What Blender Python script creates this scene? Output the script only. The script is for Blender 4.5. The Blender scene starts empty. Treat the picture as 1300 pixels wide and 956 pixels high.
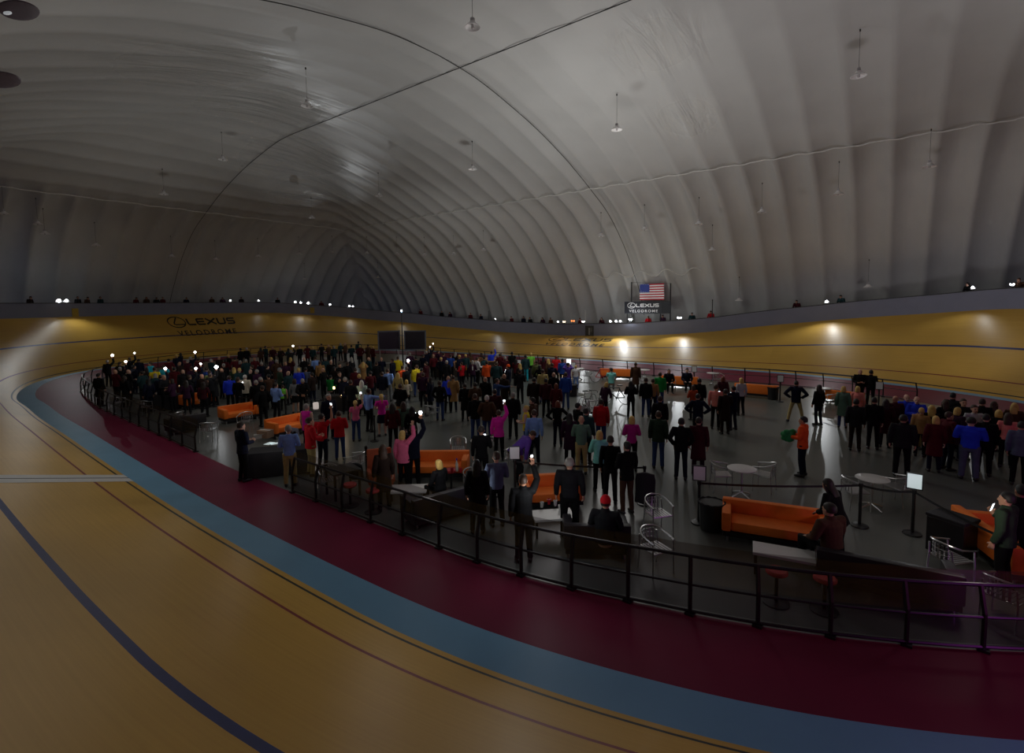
import bpy, bmesh, math, random
from math import pi, sin, cos, radians, hypot, sqrt, atan2
from mathutils import Vector, Matrix, Euler
from mathutils.geometry import tessellate_polygon
random.seed(11)
SC = bpy.context.scene
COL = SC.collection
R_ = 16.514450521; L_ = 30.799234; PER = 2*L_ + 2*pi*R_
V = Vector

# ------------------------------------------------------------------ camera
CAM = V((-22.456955, 22.012812, 5.0357))
FW = V((0.600725, -0.795951, -0.07478)); RT = V((-0.798719, -0.601556, -0.013385)); UP = V((0.034331, -0.067769, 0.99711))
FPX = 640.0
cd = bpy.data.cameras.new('camera'); cam = bpy.data.objects.new('camera', cd); COL.objects.link(cam)
m3 = Matrix((RT, UP, -FW)).transposed()
cam.matrix_world = Matrix.Translation(CAM) @ m3.to_4x4()
cd.sensor_fit = 'HORIZONTAL'; cd.sensor_width = 36; cd.lens = FPX/1300*36
cd.shift_y = -(478-433.5)/1300
cd.clip_end = 400
SC.camera = cam

def ray(px, py): return FW + RT*((px-650)/FPX) - UP*((py-433.5)/FPX)
def at(px, py, z=0.0):
    """point of the horizontal plane at height z that the photograph shows at (px, py)"""
    d = ray(px, py); return CAM + d*((z-CAM.z)/d.z)

# ------------------------------------------------------------------ plan of the track
def lerp_tab(x, xs, ys):
    if x <= xs[0]: return ys[0]
    for i in range(1, len(xs)):
        if x <= xs[i]:
            k = (x-xs[i-1])/(xs[i]-xs[i-1]); return ys[i-1]+(ys[i]-ys[i-1])*k
    return ys[-1]
def smooth_tab(x, xs, ys):
    """monotone-ish cubic through a table"""
    n = len(xs)
    if x <= xs[0]: return ys[0]
    if x >= xs[-1]: return ys[-1]
    i = 1
    while x > xs[i]: i += 1
    def slope(j):
        if j == 0 or j == n-1: return 0 if j == n-1 else (ys[1]-ys[0])/(xs[1]-xs[0])
        a = (ys[j]-ys[j-1])/(xs[j]-xs[j-1]); b = (ys[j+1]-ys[j])/(xs[j+1]-xs[j])
        return 0 if a*b <= 0 else 2*a*b/(a+b)
    h = xs[i]-xs[i-1]; t = (x-xs[i-1])/h
    m0, m1 = slope(i-1)*h, slope(i)*h
    return (2*t**3-3*t*t+1)*ys[i-1]+(t**3-2*t*t+t)*m0+(-2*t**3+3*t*t)*ys[i]+(t**3-t*t)*m1
def plan(t, o):
    t %= PER
    if t < L_: return V((t-L_/2, -(R_+o)))
    t -= L_
    if t < pi*R_:
        a = -pi/2+t/R_; return V((L_/2+(R_+o)*cos(a), (R_+o)*sin(a)))
    t -= pi*R_
    if t < L_: return V((L_/2-t, R_+o))
    t -= L_
    a = pi/2+t/R_; return V((-L_/2+(R_+o)*cos(a), (R_+o)*sin(a)))
def to_t(x, y):
    if abs(x) <= L_/2: return (x+L_/2) if y < 0 else L_+pi*R_+(L_/2-x)
    if x > 0: return L_+(atan2(y, x-L_/2)+pi/2)*R_
    a = atan2(y, x+L_/2)
    if a < 0: a += 2*pi
    return (2*L_+pi*R_+(a-pi/2)*R_) % PER
def off(x, y):
    return hypot(x-max(-L_/2, min(L_/2, x)), y)-R_
EK = [0, 7.7, 11.5, 15, 18, 21, 23, 24.5, 27, 30, 34, 45]; EZ = [1.55, 1.72, 1.96, 2.26, 2.65, 3.02, 3.32, 3.52, 3.8, 4.1, 4.15, 4.15]
def ztop(t):
    q = (t-L_/2-5) % (PER/2); return smooth_tab(min(q, PER/2-q), EK, EZ)
_dl = [(-20.1,15.9,.04),(-18,16.2,-.08),(-15.7,16.6,.04),(-12,16.7,.12),(-7.7,16.6,.1),(-1.7,16.4,-.1),(5.5,16,-.38),(9.1,16.1,-.45),(13.8,15.6,-.8),(19.6,15,-.9),(23.3,14.1,-.35),
       (27,12.2,.5),(29.4,10.7,1.0),(30.4,9.3,1.1),(31.8,4,.5),(30,-7,-.3),(23.3,-13.4,-.7),(14.8,-15.1,-.7),(7,-16.5,-.1),(.7,-16.7,.25),(-8.9,-17.2,.5),(-18.8,-15.5,-.3),(-23.9,-13.8,-.25),(-27.6,-11.4,.1)]
DT = sorted((to_t(a, b), c) for a, b, c in _dl)
DT = [(DT[-1][0]-PER, DT[-1][1])]+DT+[(DT[0][0]+PER, DT[0][1])]
_dx, _dy = [a for a, b in DT], [b for a, b in DT]
def delta(t):
    t %= PER
    return sum(lerp_tab((t+k) if 0 <= t+k < PER else (t+k) % PER, _dx, _dy) for k in (-2, -1, 0, 1, 2))/5
def tz(t, o): return max(0.0, o-.7)/5.5*ztop(t)
def track(t, o, lift=0.0):
    """a point of the riding surface: t along the lap, o metres outward of the inner edge"""
    f = max(0.0, 1-max(0, o)/6.2) if o < 6.2 else 0
    p = plan(t, o+delta(t)*f); return V((p.x, p.y, tz(t, o)+lift))
WALL_O = 6.5
def wall_top(t): return tz(t, WALL_O)+1.2
def deck_z(t): return wall_top(t)-1.05
RT_T = [0, 8, 16, 24, 32, 45, 60, 70, 76, 82, 88, 98, 105, 112, 118, 126, 134, 142, 155, PER]
RT_O = [-5.6, -5.6, -5.4, -5.0, -4.3, -3.6, -3.3, -3.2, -3.2, -2.8, -2.1, -1.75, -1.5, -1.6, -1.7, -1.4, -1.5, -2.5, -4.5, -5.6]
def rail_o(t): return lerp_tab(t % PER, RT_T, RT_O)
def rail_pt(t, z=0.0, extra=0.0):
    p = plan(t, rail_o(t)+extra); return V((p.x, p.y, z))

# ------------------------------------------------------------------ dome
DA, DB, DN = 42.0, 26.5, 30.5   # half length, far side, near side
PS = [0, .35, .9, 1.8, 2.9, 5, 8.5, 11, 16, 21, 26.5, 30]; PZ = [2.0, 3.6, 4.9, 6.4, 7.7, 10, 12.7, 13.9, 15.9, 17.3, 18.2, 18.3]
def smin(a, b, k=1.6):
    h = max(k-abs(a-b), 0)/k; return min(a, b)-h*h*k*.25
def in_y(y): return min(y+DB, DN-y)
def dome_z(x, y): return smooth_tab(max(0, smin(DA-abs(x), in_y(y))), PS, PZ)
def hit_dome(px, py, drop=0.0):
    d = ray(px, py); t = 4.0
    while t < 120:
        p = CAM+d*t
        if abs(p.x) > DA-.05 or in_y(p.y) < .05 or p.z+drop > dome_z(p.x, p.y): return p
        t += .08
    return CAM+d*60

# ------------------------------------------------------------------ materials
def s2l(c): return tuple(((v/255)/12.92 if v/255 <= .04045 else ((v/255+.055)/1.055)**2.4) for v in c)
_M = {}
def mat(name, col, rough=.6, metal=0.0, noise=.25, scale=6.0, bump=0.0, emit=None, estr=0.0, spec=.5, coat=0.0, stretch=None):
    if name in _M: return _M[name]
    m = bpy.data.materials.new(name); m.use_nodes = True; nt = m.node_tree; N = nt.nodes; b = N['Principled BSDF']
    tc = N.new('ShaderNodeTexCoord'); mp = N.new('ShaderNodeMapping'); nz = N.new('ShaderNodeTexNoise')
    nt.links.new(tc.outputs['Object'], mp.inputs[0]); nt.links.new(mp.outputs[0], nz.inputs['Vector'])
    if stretch: mp.inputs['Scale'].default_value = stretch
    nz.inputs['Scale'].default_value = scale; nz.inputs['Detail'].default_value = 4
    mx = N.new('ShaderNodeMix'); mx.data_type = 'RGBA'
    mx.inputs[6].default_value = tuple(max(0, c*(1-noise)) for c in col)+(1,)
    mx.inputs[7].default_value = tuple(min(1, c*(1+noise)) for c in col)+(1,)
    nt.links.new(nz.outputs['Fac'], mx.inputs[0]); nt.links.new(mx.outputs[2], b.inputs['Base Color'])
    b.inputs['Roughness'].default_value = rough; b.inputs['Metallic'].default_value = metal
    b.inputs['Specular IOR Level'].default_value = spec; b.inputs['Coat Weight'].default_value = coat
    if bump:
        bp = N.new('ShaderNodeBump'); bp.inputs['Strength'].default_value = bump; bp.inputs['Distance'].default_value = .02
        nt.links.new(nz.outputs['Fac'], bp.inputs['Height']); nt.links.new(bp.outputs[0], b.inputs['Normal'])
    if emit:
        b.inputs['Emission Color'].default_value = emit+(1,); b.inputs['Emission Strength'].default_value = estr
        m.cycles.emission_sampling = 'NONE'
    _M[name] = m; return m

CREASED = ((250, 85, 6.0), (330, 135, 6.5), (372, 200, 7.0), (395, 245, 6.0), (830, 60, 3.4), (872, 150, 3.0))
def dome_mat():
    m = bpy.data.materials.new('dome_vinyl'); m.use_nodes = True; nt = m.node_tree; N = nt.nodes; b = N['Principled BSDF']
    tc = N.new('ShaderNodeTexCoord')
    n1 = N.new('ShaderNodeTexNoise'); n1.inputs['Scale'].default_value = .35; n1.inputs['Detail'].default_value = 5
    nt.links.new(tc.outputs['Object'], n1.inputs['Vector'])
    mx = N.new('ShaderNodeMix'); mx.data_type = 'RGBA'; mx.inputs[6].default_value = (.50, .505, .50, 1); mx.inputs[7].default_value = (.63, .635, .625, 1)
    nt.links.new(n1.outputs['Fac'], mx.inputs[0]); nt.links.new(mx.outputs[2], b.inputs['Base Color'])
    # creases of the vinyl: noise drawn out along the arches, strongest in a few slack patches
    mp = N.new('ShaderNodeMapping'); mp.inputs['Scale'].default_value = (1.9, .26, .45)
    nt.links.new(tc.outputs['Object'], mp.inputs[0])
    n2 = N.new('ShaderNodeTexNoise'); n2.inputs['Scale'].default_value = .6; n2.inputs['Detail'].default_value = 5; n2.inputs['Distortion'].default_value = .9
    nt.links.new(mp.outputs[0], n2.inputs['Vector'])
    last = None
    for px, py, r in CREASED:
        c = hit_dome(px, py); d = N.new('ShaderNodeVectorMath'); d.operation = 'DISTANCE'; d.inputs[1].default_value = tuple(c); nt.links.new(tc.outputs['Object'], d.inputs[0])
        g = N.new('ShaderNodeMapRange'); g.inputs[1].default_value = r; g.inputs[2].default_value = r*.35; g.inputs[3].default_value = 0; g.inputs[4].default_value = 1; g.interpolation_type = 'SMOOTHSTEP'
        nt.links.new(d.outputs['Value'], g.inputs[0])
        if last is None: last = g.outputs[0]
        else:
            a = N.new('ShaderNodeMath'); a.operation = 'MAXIMUM'; nt.links.new(last, a.inputs[0]); nt.links.new(g.outputs[0], a.inputs[1]); last = a.outputs[0]
    st = N.new('ShaderNodeMapRange'); st.inputs[3].default_value = .10; st.inputs[4].default_value = 1.0; nt.links.new(last, st.inputs[0])
    bp = N.new('ShaderNodeBump'); bp.inputs['Distance'].default_value = .22
    nt.links.new(st.outputs[0], bp.inputs['Strength']); nt.links.new(n2.outputs['Fac'], bp.inputs['Height']); nt.links.new(bp.outputs[0], b.inputs['Normal'])
    ro = N.new('ShaderNodeMapRange'); ro.inputs[3].default_value = .45; ro.inputs[4].default_value = .20; nt.links.new(last, ro.inputs[0]); nt.links.new(ro.outputs[0], b.inputs['Roughness'])
    b.inputs['Specular IOR Level'].default_value = .4
    return m

def glass_mat():
    m = bpy.data.materials.new('tinted_panel'); m.use_nodes = True; nt = m.node_tree; N = nt.nodes
    N.remove(N['Principled BSDF']); out = N['Material Output']
    tr = N.new('ShaderNodeBsdfTransparent'); tr.inputs[0].default_value = (.50, .49, .51, 1)
    gl = N.new('ShaderNodeBsdfGlossy'); gl.inputs['Roughness'].default_value = .15; gl.inputs[0].default_value = (.8, .8, .85, 1)
    mx = N.new('ShaderNodeMixShader'); nz = N.new('ShaderNodeTexNoise'); nz.inputs['Scale'].default_value = 2
    rp = N.new('ShaderNodeMapRange'); rp.inputs[3].default_value = .02; rp.inputs[4].default_value = .08
    nt.links.new(nz.outputs['Fac'], rp.inputs[0]); nt.links.new(rp.outputs[0], mx.inputs[0])
    nt.links.new(tr.outputs[0], mx.inputs[1]); nt.links.new(gl.outputs[0], mx.inputs[2]); nt.links.new(mx.outputs[0], out.inputs[0])
    return m

def wood_mat():
    m = bpy.data.materials.new('track_timber'); m.use_nodes = True; nt = m.node_tree; N = nt.nodes; b = N['Principled BSDF']
    uv = N.new('ShaderNodeUVMap')
    mp = N.new('ShaderNodeMapping'); mp.inputs['Scale'].default_value = (.18, 9, 1); nt.links.new(uv.outputs[0], mp.inputs[0])
    n1 = N.new('ShaderNodeTexNoise'); n1.inputs['Scale'].default_value = 2.2; n1.inputs['Detail'].default_value = 5; nt.links.new(mp.outputs[0], n1.inputs['Vector'])
    mx = N.new('ShaderNodeMix'); mx.data_type = 'RGBA'; mx.inputs[6].default_value = (.66, .375, .06, 1); mx.inputs[7].default_value = (.82, .51, .10, 1)
    nt.links.new(n1.outputs['Fac'], mx.inputs[0])
    n2 = N.new('ShaderNodeTexNoise'); n2.inputs['Scale'].default_value = .25; n2.inputs['Detail'].default_value = 3; nt.links.new(uv.outputs[0], n2.inputs['Vector'])
    m2 = N.new('ShaderNodeMix'); m2.data_type = 'RGBA'; m2.blend_type = 'MULTIPLY'; m2.inputs[0].default_value = .45
    nt.links.new(mx.outputs[2], m2.inputs[6]); nt.links.new(n2.outputs['Fac'], m2.inputs[7]); nt.links.new(m2.outputs[2], b.inputs['Base Color'])
    b.inputs['Roughness'].default_value = .42; b.inputs['Specular IOR Level'].default_value = .3
    return m

# ------------------------------------------------------------------ mesh collector
class MB:
    def __init__(s): s.v = []; s.f = []; s.mi = []; s.M = Matrix.Identity(4)
    def add(s, vs, fs, mi=0):
        b = len(s.v); s.v += [s.M @ V(p) for p in vs]; s.f += [tuple(b+i for i in q) for q in fs]; s.mi += [mi]*len(fs); return s
    def box(s, c, d, rz=0.0, mi=0, bev=0.0, rx=0.0, taper=1.0):
        x, y, z = d[0]/2, d[1]/2, d[2]/2
        M = Matrix.Translation(V(c)) @ Matrix.Rotation(rz, 4, 'Z') @ Matrix.Rotation(rx, 4, 'X')
        if bev <= 0:
            vs = [(-x*taper,-y*taper,-z),(x*taper,-y*taper,-z),(x*taper,y*taper,-z),(-x*taper,y*taper,-z),(-x,-y,z),(x,-y,z),(x,y,z),(-x,y,z)]
            return s.add([M @ V(p) for p in vs], [(0,3,2,1),(4,5,6,7),(0,1,5,4),(1,2,6,5),(2,3,7,6),(3,0,4,7)], mi)
        bm = bmesh.new(); bmesh.ops.create_cube(bm, size=1)
        for v in bm.verts: v.co = V((v.co.x*2*x, v.co.y*2*y, v.co.z*2*z))
        bmesh.ops.bevel(bm, geom=bm.edges[:], offset=min(bev, x*.9, y*.9, z*.9), segments=2, affect='EDGES', profile=.6)
        bm.verts.index_update()
        s.add([M @ v.co for v in bm.verts], [tuple(v.index for v in f.verts) for f in bm.faces], mi); bm.free(); return s
    def rings(s, rg, mi=0, cap=True, closed=False):
        n = len(rg[0]); vs = [p for r in rg for p in r]; fs = []
        m = len(rg)
        for i in range(m if closed else m-1):
            for j in range(n):
                a, b2 = i*n+j, i*n+(j+1) % n; c2, d2 = ((i+1) % m)*n+(j+1) % n, ((i+1) % m)*n+j
                fs.append((a, b2, c2, d2))
        if cap and not closed: fs += [tuple(range(n-1, -1, -1)), tuple((m-1)*n+j for j in range(n))]
        return s.add(vs, fs, mi)
    def tube(s, pts, r, n=8, mi=0, closed=False, cap=True, ref=None):
        pts = [V(p) for p in pts]; m = len(pts); rr = r if isinstance(r, (list, tuple)) else [r]*m; rg = []; prev = None
        for i, p in enumerate(pts):
            if closed: t = pts[(i+1) % m]-pts[i-1]
            else: t = pts[min(i+1, m-1)]-pts[max(i-1, 0)]
            if t.length < 1e-9: t = V((0, 0, 1))
            t.normalize()
            if prev is None:
                a = V((0, 0, 1)) if abs(t.z) < .9 else V((1, 0, 0))
                if ref: a = V(ref)
                u = t.cross(a).normalized()
            else:
                u = (prev-t*prev.dot(t)).normalized()
            prev = u; w = t.cross(u)
            q = rr[i]; qa, qb = q if isinstance(q, (list, tuple)) else (q, q)
            rg.append([p+u*(qa*cos(2*pi*k/n))+w*(qb*sin(2*pi*k/n)) for k in range(n)])
        return s.rings(rg, mi, cap, closed)
    def lathe(s, prof, n=20, mi=0, c=(0, 0, 0)):
        rg = [[(c[0]+max(r, 1e-4)*cos(2*pi*k/n), c[1]+max(r, 1e-4)*sin(2*pi*k/n), c[2]+z) for k in range(n)] for r, z in prof]
        return s.rings(rg, mi)
    def ball(s, c, r, n=10, mi=0):
        r = r if isinstance(r, (list, tuple)) else (r, r, r); rg = []
        for i in range(n//2+1):
            a = -pi/2+pi*i/(n//2); q = max(cos(a), 1e-3)
            rg.append([(c[0]+r[0]*q*cos(2*pi*k/n), c[1]+r[1]*q*sin(2*pi*k/n), c[2]+r[2]*sin(a)) for k in range(n)])
        return s.rings(rg, mi)
    def mesh(s, name, smooth=False, angle=None):
        me = bpy.data.meshes.new(name); me.from_pydata([tuple(p) for p in s.v], [], s.f)
        me.polygons.foreach_set('material_index', s.mi)
        if smooth: me.polygons.foreach_set('use_smooth', [True]*len(s.f))
        me.update()
        if smooth and angle is not None:
            try: me.set_sharp_from_angle(angle=angle)
            except Exception: pass
        return me
    def build(s, name, mats, parent=None, smooth=False, angle=.7, loc=None):
        o = bpy.data.objects.new(name, s.mesh(name, smooth, angle)); COL.objects.link(o)
        for m in (mats if isinstance(mats, (list, tuple)) else [mats]): o.data.materials.append(m)
        if parent: o.parent = parent
        if loc is not None: o.location = loc
        return o
def tag(o, label=None, cat=None, group=None, kind=None):
    if label: o['label'] = label
    if cat: o['category'] = cat
    if group: o['group'] = group
    if kind: o['kind'] = kind
    return o
def empty(name, loc=(0, 0, 0), rz=0.0, label=None, cat=None, group=None):
    o = bpy.data.objects.new(name, None); COL.objects.link(o); o.location = loc; o.rotation_euler = (0, 0, rz); o.empty_display_size = .2
    return tag(o, label, cat, group)
KIDS = {}
def copy_tree(o, parent=None):
    c = o.copy(); COL.objects.link(c); c.parent = parent
    for k in list(o.children): copy_tree(k, c)
    return c
def struct(o): o['kind'] = 'structure'; return o
def rz_for(px_pt, face):
    """rotation so that local +Y faces 'face' degrees clockwise from straight away from the camera, seen from above"""
    d = V((px_pt[0]-CAM.x, px_pt[1]-CAM.y)); a = atan2(d.y, d.x); return a-radians(face)-pi/2

# ================================================================== THE SETTING
M_wood = wood_mat(); M_blk = mat('line_black', s2l((20, 20, 18)), .5); M_redl = mat('line_red', s2l((120, 22, 24)), .5); M_bluel = mat('line_blue', s2l((24, 34, 92)), .5)
M_band = mat('cote_blue', (.155, .34, .50), .5, noise=.12, scale=.8, spec=.2); M_apron = mat('apron_maroon', (.165, .010, .040), .5, noise=.2, scale=.7, spec=.12)
M_floor = mat('concrete_sealed', (.110, .117, .106), .30, noise=.22, scale=.35, spec=.4); M_wall = mat('barrier_grey_blue', (.19, .205, .28), .55, noise=.12, scale=1.2)
M_white = mat('line_white', (.62, .61, .58), .5, noise=.1); M_dark = mat('dark_steel', (.012, .012, .014), .45, noise=.3); M_deck = mat('deck_ply', (.10, .095, .085), .8)
M_glass = glass_mat(); M_dome = dome_mat()

# infield slab
NT = 240
mb = MB(); ring = [rail_pt(PER*i/NT, 0, .05) for i in range(NT)]
mb.add(ring+[V((0, 0, 0))], [(i, (i+1) % NT, NT) for i in range(NT)])
floor = struct(mb.build('floor', M_floor))
# maroon apron
mb = MB()
for i in range(NT):
    t = PER*i/NT; a = rail_pt(t, 0.004, .0); b = track(t, 0); b.z = .004
    mb.v += [a, b]
for i in range(NT):
    j = (i+1) % NT; mb.f.append((2*i, 2*i+1, 2*j+1, 2*j)); mb.mi.append(0)
struct(mb.build('apron', M_apron))
# riding surface: lines are strips of the same sheet
NT = 420
OS = [0, .32, .66, .70, .84, .90, 1.25, 1.56, 1.62, 2.2, 2.9, 3.62, 3.75, 4.5, 5.3, 6.2, 6.5]
MI = [1, 1, 1, 0, 2, 0, 0, 3, 0, 0, 0, 4, 0, 0, 0, 0]
mb = MB(); uvs = []
for i in range(NT+1):
    t = PER*i/NT
    for o in OS: mb.v.append(track(t, o, .008))
K = len(OS)
for i in range(NT):
    for k in range(K-1):
        mb.f.append((i*K+k, i*K+k+1, (i+1)*K+k+1, (i+1)*K+k)); mb.mi.append(MI[k])
        uvs += [(PER*i/NT, OS[k]), (PER*i/NT, OS[k+1]), (PER*(i+1)/NT, OS[k+1]), (PER*(i+1)/NT, OS[k])]
tr = struct(mb.build('track', [M_wood, M_band, M_blk, M_redl, M_bluel], smooth=True, angle=.09))
ul = tr.data.uv_layers.new(name='UVMap')
for i, u in enumerate(uvs): ul.data[i].uv = u
# pursuit line across the near straight
mb = MB()
def strip(x0, x1, mi):
    ts = [to_t(x, 17) for x in (x0, x1)]; rows = [.70, .9, 1.6, 2.2, 2.9, 3.7, 4.5, 5.3, 6.2, 6.48]; b = len(mb.v)
    for o in rows:
        for t in ts: mb.v.append(track(t, o, .014 if mi == 0 else .015))
    for k in range(len(rows)-1): mb.f.append((b+2*k, b+2*k+1, b+2*k+3, b+2*k+2)); mb.mi.append(mi)
strip(-4.0, -4.42, 0); strip(-4.42, -4.5, 1); strip(-4.5, -4.95, 0)
struct(mb.build('pursuit_line', [M_white, M_blk], tr))
# barrier and its capping, spectator deck
mb = MB(); cp = MB(); dk = MB()
for i in range(NT):
    t = PER*i/NT; p = track(t, WALL_O); q = plan(t, WALL_O+.12); w = wall_top(t)
    mb.v += [V((p.x, p.y, p.z-.1)), V((p.x, p.y, w)), V((q.x, q.y, w)), V((q.x, q.y, deck_z(t)-.2))]
    a = plan(t, WALL_O-.015); b = plan(t, WALL_O+.14)
    cp.v += [V((a.x, a.y, w)), V((a.x, a.y, w+.06)), V((b.x, b.y, w+.06)), V((b.x, b.y, w))]
    c = plan(t, WALL_O+.12); e = plan(t, WALL_O+3.2)
    ex, ey = max(-DA+.3, min(DA-.3, e.x)), max(-DB+.3, min(DN-.3, e.y))
    dk.v += [V((c.x, c.y, deck_z(t))), V((ex, ey, deck_z(t)))]
for i in range(NT):
    j = (i+1) % NT
    for k in range(3): mb.f.append((4*i+k, 4*j+k, 4*j+k+1, 4*i+k+1)); mb.mi.append(0)
    for k in range(4): cp.f.append((4*i+k, 4*j+k, 4*j+(k+1) % 4, 4*i+(k+1) % 4)); cp.mi.append(0)
    dk.f.append((2*i, 2*i+1, 2*j+1, 2*j)); dk.mi.append(0)
struct(mb.build('wall_perimeter', M_wall, smooth=True)); struct(cp.build('trim_1', M_dark, smooth=True)); struct(dk.build('spectator_deck', M_deck, smooth=True))

# air dome
def axis(A0, A1):
    """samples from -A0 to A1, dense at both feet; the even middle steps carry ten to a rib"""
    fine = [0, .02, .06, .12, .2, .3, .42, .56, .72, .9, 1.1, 1.35]
    a = [-A0+f for f in fine]; k = -A0+1.35; w = A0+A1-2.7; m = int(round(w/.2056)); a += [k+w*i/m for i in range(1, m)]
    return a+[A1-f for f in reversed(fine)], k, w/m*10
(XS, X0, RX), (YS, Y0, RY) = axis(DA, DA), axis(DB, DN)
def lobe(u, o, r):
    f = ((u-o)/r) % 1.0; return 1-abs(2*f-1)**2.0
def sst(a, b, x):
    k = max(0, min(1, (x-a)/(b-a))); return k*k*(3-2*k)
mb = MB()
for x in XS:
    for y in YS:
        sa, sb = DA-abs(x), in_y(y); s = min(sa, sb); z = dome_z(x, y)
        e = .05; gx = (dome_z(x+e, y)-dome_z(x-e, y))/(2*e); gy = (dome_z(x, y+e)-dome_z(x, y-e))/(2*e)
        n = V((-gx, -gy, 1)).normalized()
        low = 1-sst(9.5, 13.5, s); hip = sst(.0, 1.3, abs(sa-sb))
        side = lobe(x, X0, RX) if sb < sa else lobe(y, Y0, RY)
        d = low*.52*side*(.25+.75*hip)+(1-low)*.17*lobe(x, X0, RX)*(1-.6*sst(14, 24, s))
        d += .10*sin(x*.55+1.3*sin(y*.21))*sin(y*.47)*sst(9, 14, s)
        if s < .02: d *= .3
        mb.v.append(V((x, y, z))+n*d)
ny = len(YS)
for i in range(len(XS)-1):
    for j in range(ny-1): mb.f.append((i*ny+j, (i+1)*ny+j, (i+1)*ny+j+1, i*ny+j+1)); mb.mi.append(0)
# skirt down to the ground
bd = [i*ny for i in range(len(XS))]+[(len(XS)-1)*ny+j for j in range(1, ny)]+[i*ny+ny-1 for i in range(len(XS)-2, -1, -1)]+[j for j in range(ny-2, 0, -1)]
b = len(mb.v)
for i in bd: mb.v.append(V((mb.v[i].x, mb.v[i].y, -.1)))
for i in range(len(bd)):
    j = (i+1) % len(bd); mb.f.append((bd[i], bd[j], b+j, b+i)); mb.mi.append(0)
ceiling = struct(mb.build('ceiling', M_dome, smooth=True, angle=None))
M_cable = mat('cable_grey', (.035, .035, .035), .7); M_seam = mat('seam_tape', (.72, .72, .69), .5)
def on_dome(x, y, d=.12): return V((x, y, dome_z(x, y)-d))
for nm, pts in (('cable', [on_dome(-2.7, -DB*.985+(DB+DN)*.985*i/180, .02) for i in range(181)]), ('cable', [on_dome(DA*(-1+2*i/200)*.985, .35, .02) for i in range(201)])):
    struct(MB().tube(pts, .024, 6).build(nm, M_cable, ceiling, smooth=True))
S0 = 11.6
def wob(u): return .05*sin(u*1.9)+.03*sin(u*4.3+1)
pth = [on_dome(-DA+S0+(2*DA-2*S0)*i/240, -DB+S0+wob(i*.4), .03) for i in range(241)]
struct(MB().tube(pth, .04, 6).build('trim_2', M_seam, smooth=True))
pth = [on_dome(DA-S0+wob(i*.25), -DB+S0+(DB+DN-2*S0)*i/120, .03) for i in range(121)]
struct(MB().tube(pth, .04, 6).build('trim_3', M_seam, smooth=True))
# lower welt that glows beside the flag
pth = [on_dome(-9+12*i/60, -DB+2.9+.25*sin(i*.5), .02) for i in range(61)]
struct(MB().tube(pth, .04, 6).build('trim_4', M_seam, smooth=True))

# ------------------------------------------------------------------ lettering
def stroke(pts, w):
    """flat stroke: quads along a polyline in the plane, mitred"""
    pts = [V(p) for p in pts]; L2, R2 = [], []
    for i, p in enumerate(pts):
        a = (pts[i]-pts[i-1]).normalized() if i else (pts[1]-pts[0]).normalized()
        b2 = (pts[i+1]-pts[i]).normalized() if i < len(pts)-1 else a
        t = (a+b2).normalized(); n = V((-t.y, t.x)); k = w/2/max(.5, n.dot(V((-a.y, a.x))))
        L2.append(p+n*k); R2.append(p-n*k)
    return L2, R2
GL = {'L': [[(.08, 1), (.08, .25), (.2, .1), (1, .1)]], 'E': [[(1, .9), (.2, .9), (.09, .78), (.09, .22), (.2, .1), (1, .1)], [(.1, .5), (.95, .5)]],
      'X': [[(.02, .95), (.98, .05)], [(.98, .95), (.02, .05)]], 'U': [[(.09, 1), (.09, .25), (.22, .1), (.78, .1), (.91, .25), (.91, 1)]],
      'S': [[(.97, .9), (.2, .9), (.09, .8), (.09, .6), (.2, .5), (.8, .5), (.91, .4), (.91, .2), (.8, .1), (.03, .1)]]}
def word_shapes():
    """emblem, big word and small word in a 7.2 x 2.5 frame; list of (verts2d, faces)"""
    out = []
    def add_stroke(pts, w):
        a, b2 = stroke(pts, w); n = len(a); out.append((a+b2, [(i, i+1, n+i+1, n+i) for i in range(n-1)]))
    el = lambda rx, ry, c, n=40, a0=0, a1=2*pi: [(c[0]+rx*cos(a0+(a1-a0)*i/n), c[1]+ry*sin(a0+(a1-a0)*i/n)) for i in range(n+1)]
    add_stroke(el(.95, .66, (.95, 1.72)), .12)
    add_stroke([(1.12, 2.3), (.62, 1.62), (.60, 1.5), (.72, 1.42), (1.75, 1.42)], .14)
    x = 2.1
    for ch, w in zip('LEXUS', (.92, .95, 1.15, 1.0, .95)):
        for pl in GL[ch]: add_stroke([(x+p[0]*w, 1.28+p[1]*.86) for p in pl], .2)
        x += w+.14
    tot = x-.14
    cu = bpy.data.curves.new('word', 'FONT'); cu.body = 'VELODROME'; cu.size = 1.0; cu.space_character = 1.35; cu.resolution_u = 3; cu.offset = .018
    to = bpy.data.objects.new('word', cu); COL.objects.link(to); bpy.context.view_layer.update()
    me = bpy.data.meshes.new_from_object(to.evaluated_get(bpy.context.evaluated_depsgraph_get()))
    xs = [v.co.x for v in me.vertices]; ys = [v.co.y for v in me.vertices]; x0, x1, y0, y1 = min(xs), max(xs), min(ys), max(ys)
    vs = [V((.35+(v.co.x-x0)/(x1-x0)*(tot-.6), (v.co.y-y0)/(y1-y0)*.66)) for v in me.vertices]
    out.append((vs, [tuple(p.vertices) for p in me.polygons]))
    bpy.data.objects.remove(to); bpy.data.curves.remove(cu); bpy.data.meshes.remove(me)
    return out, tot
WORD, WTOT = word_shapes()
def lettering(t0, t1, o0, o1, name):
    mb = MB()
    for vs, fs in WORD:
        mb.add([track(t0+(t1-t0)*p.x/WTOT, o0+(o1-o0)*p.y/2.38, .022) for p in vs], fs)
    struct(mb.build(name, M_blk, tr))
lettering(58.1, 53.25, 3.55, 6.1, 'lettering'); lettering(21.2, 14.2, 3.75, 6.05, 'lettering')
# the same lettering, 180 degrees round the track, is out of the photo's sight

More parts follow.
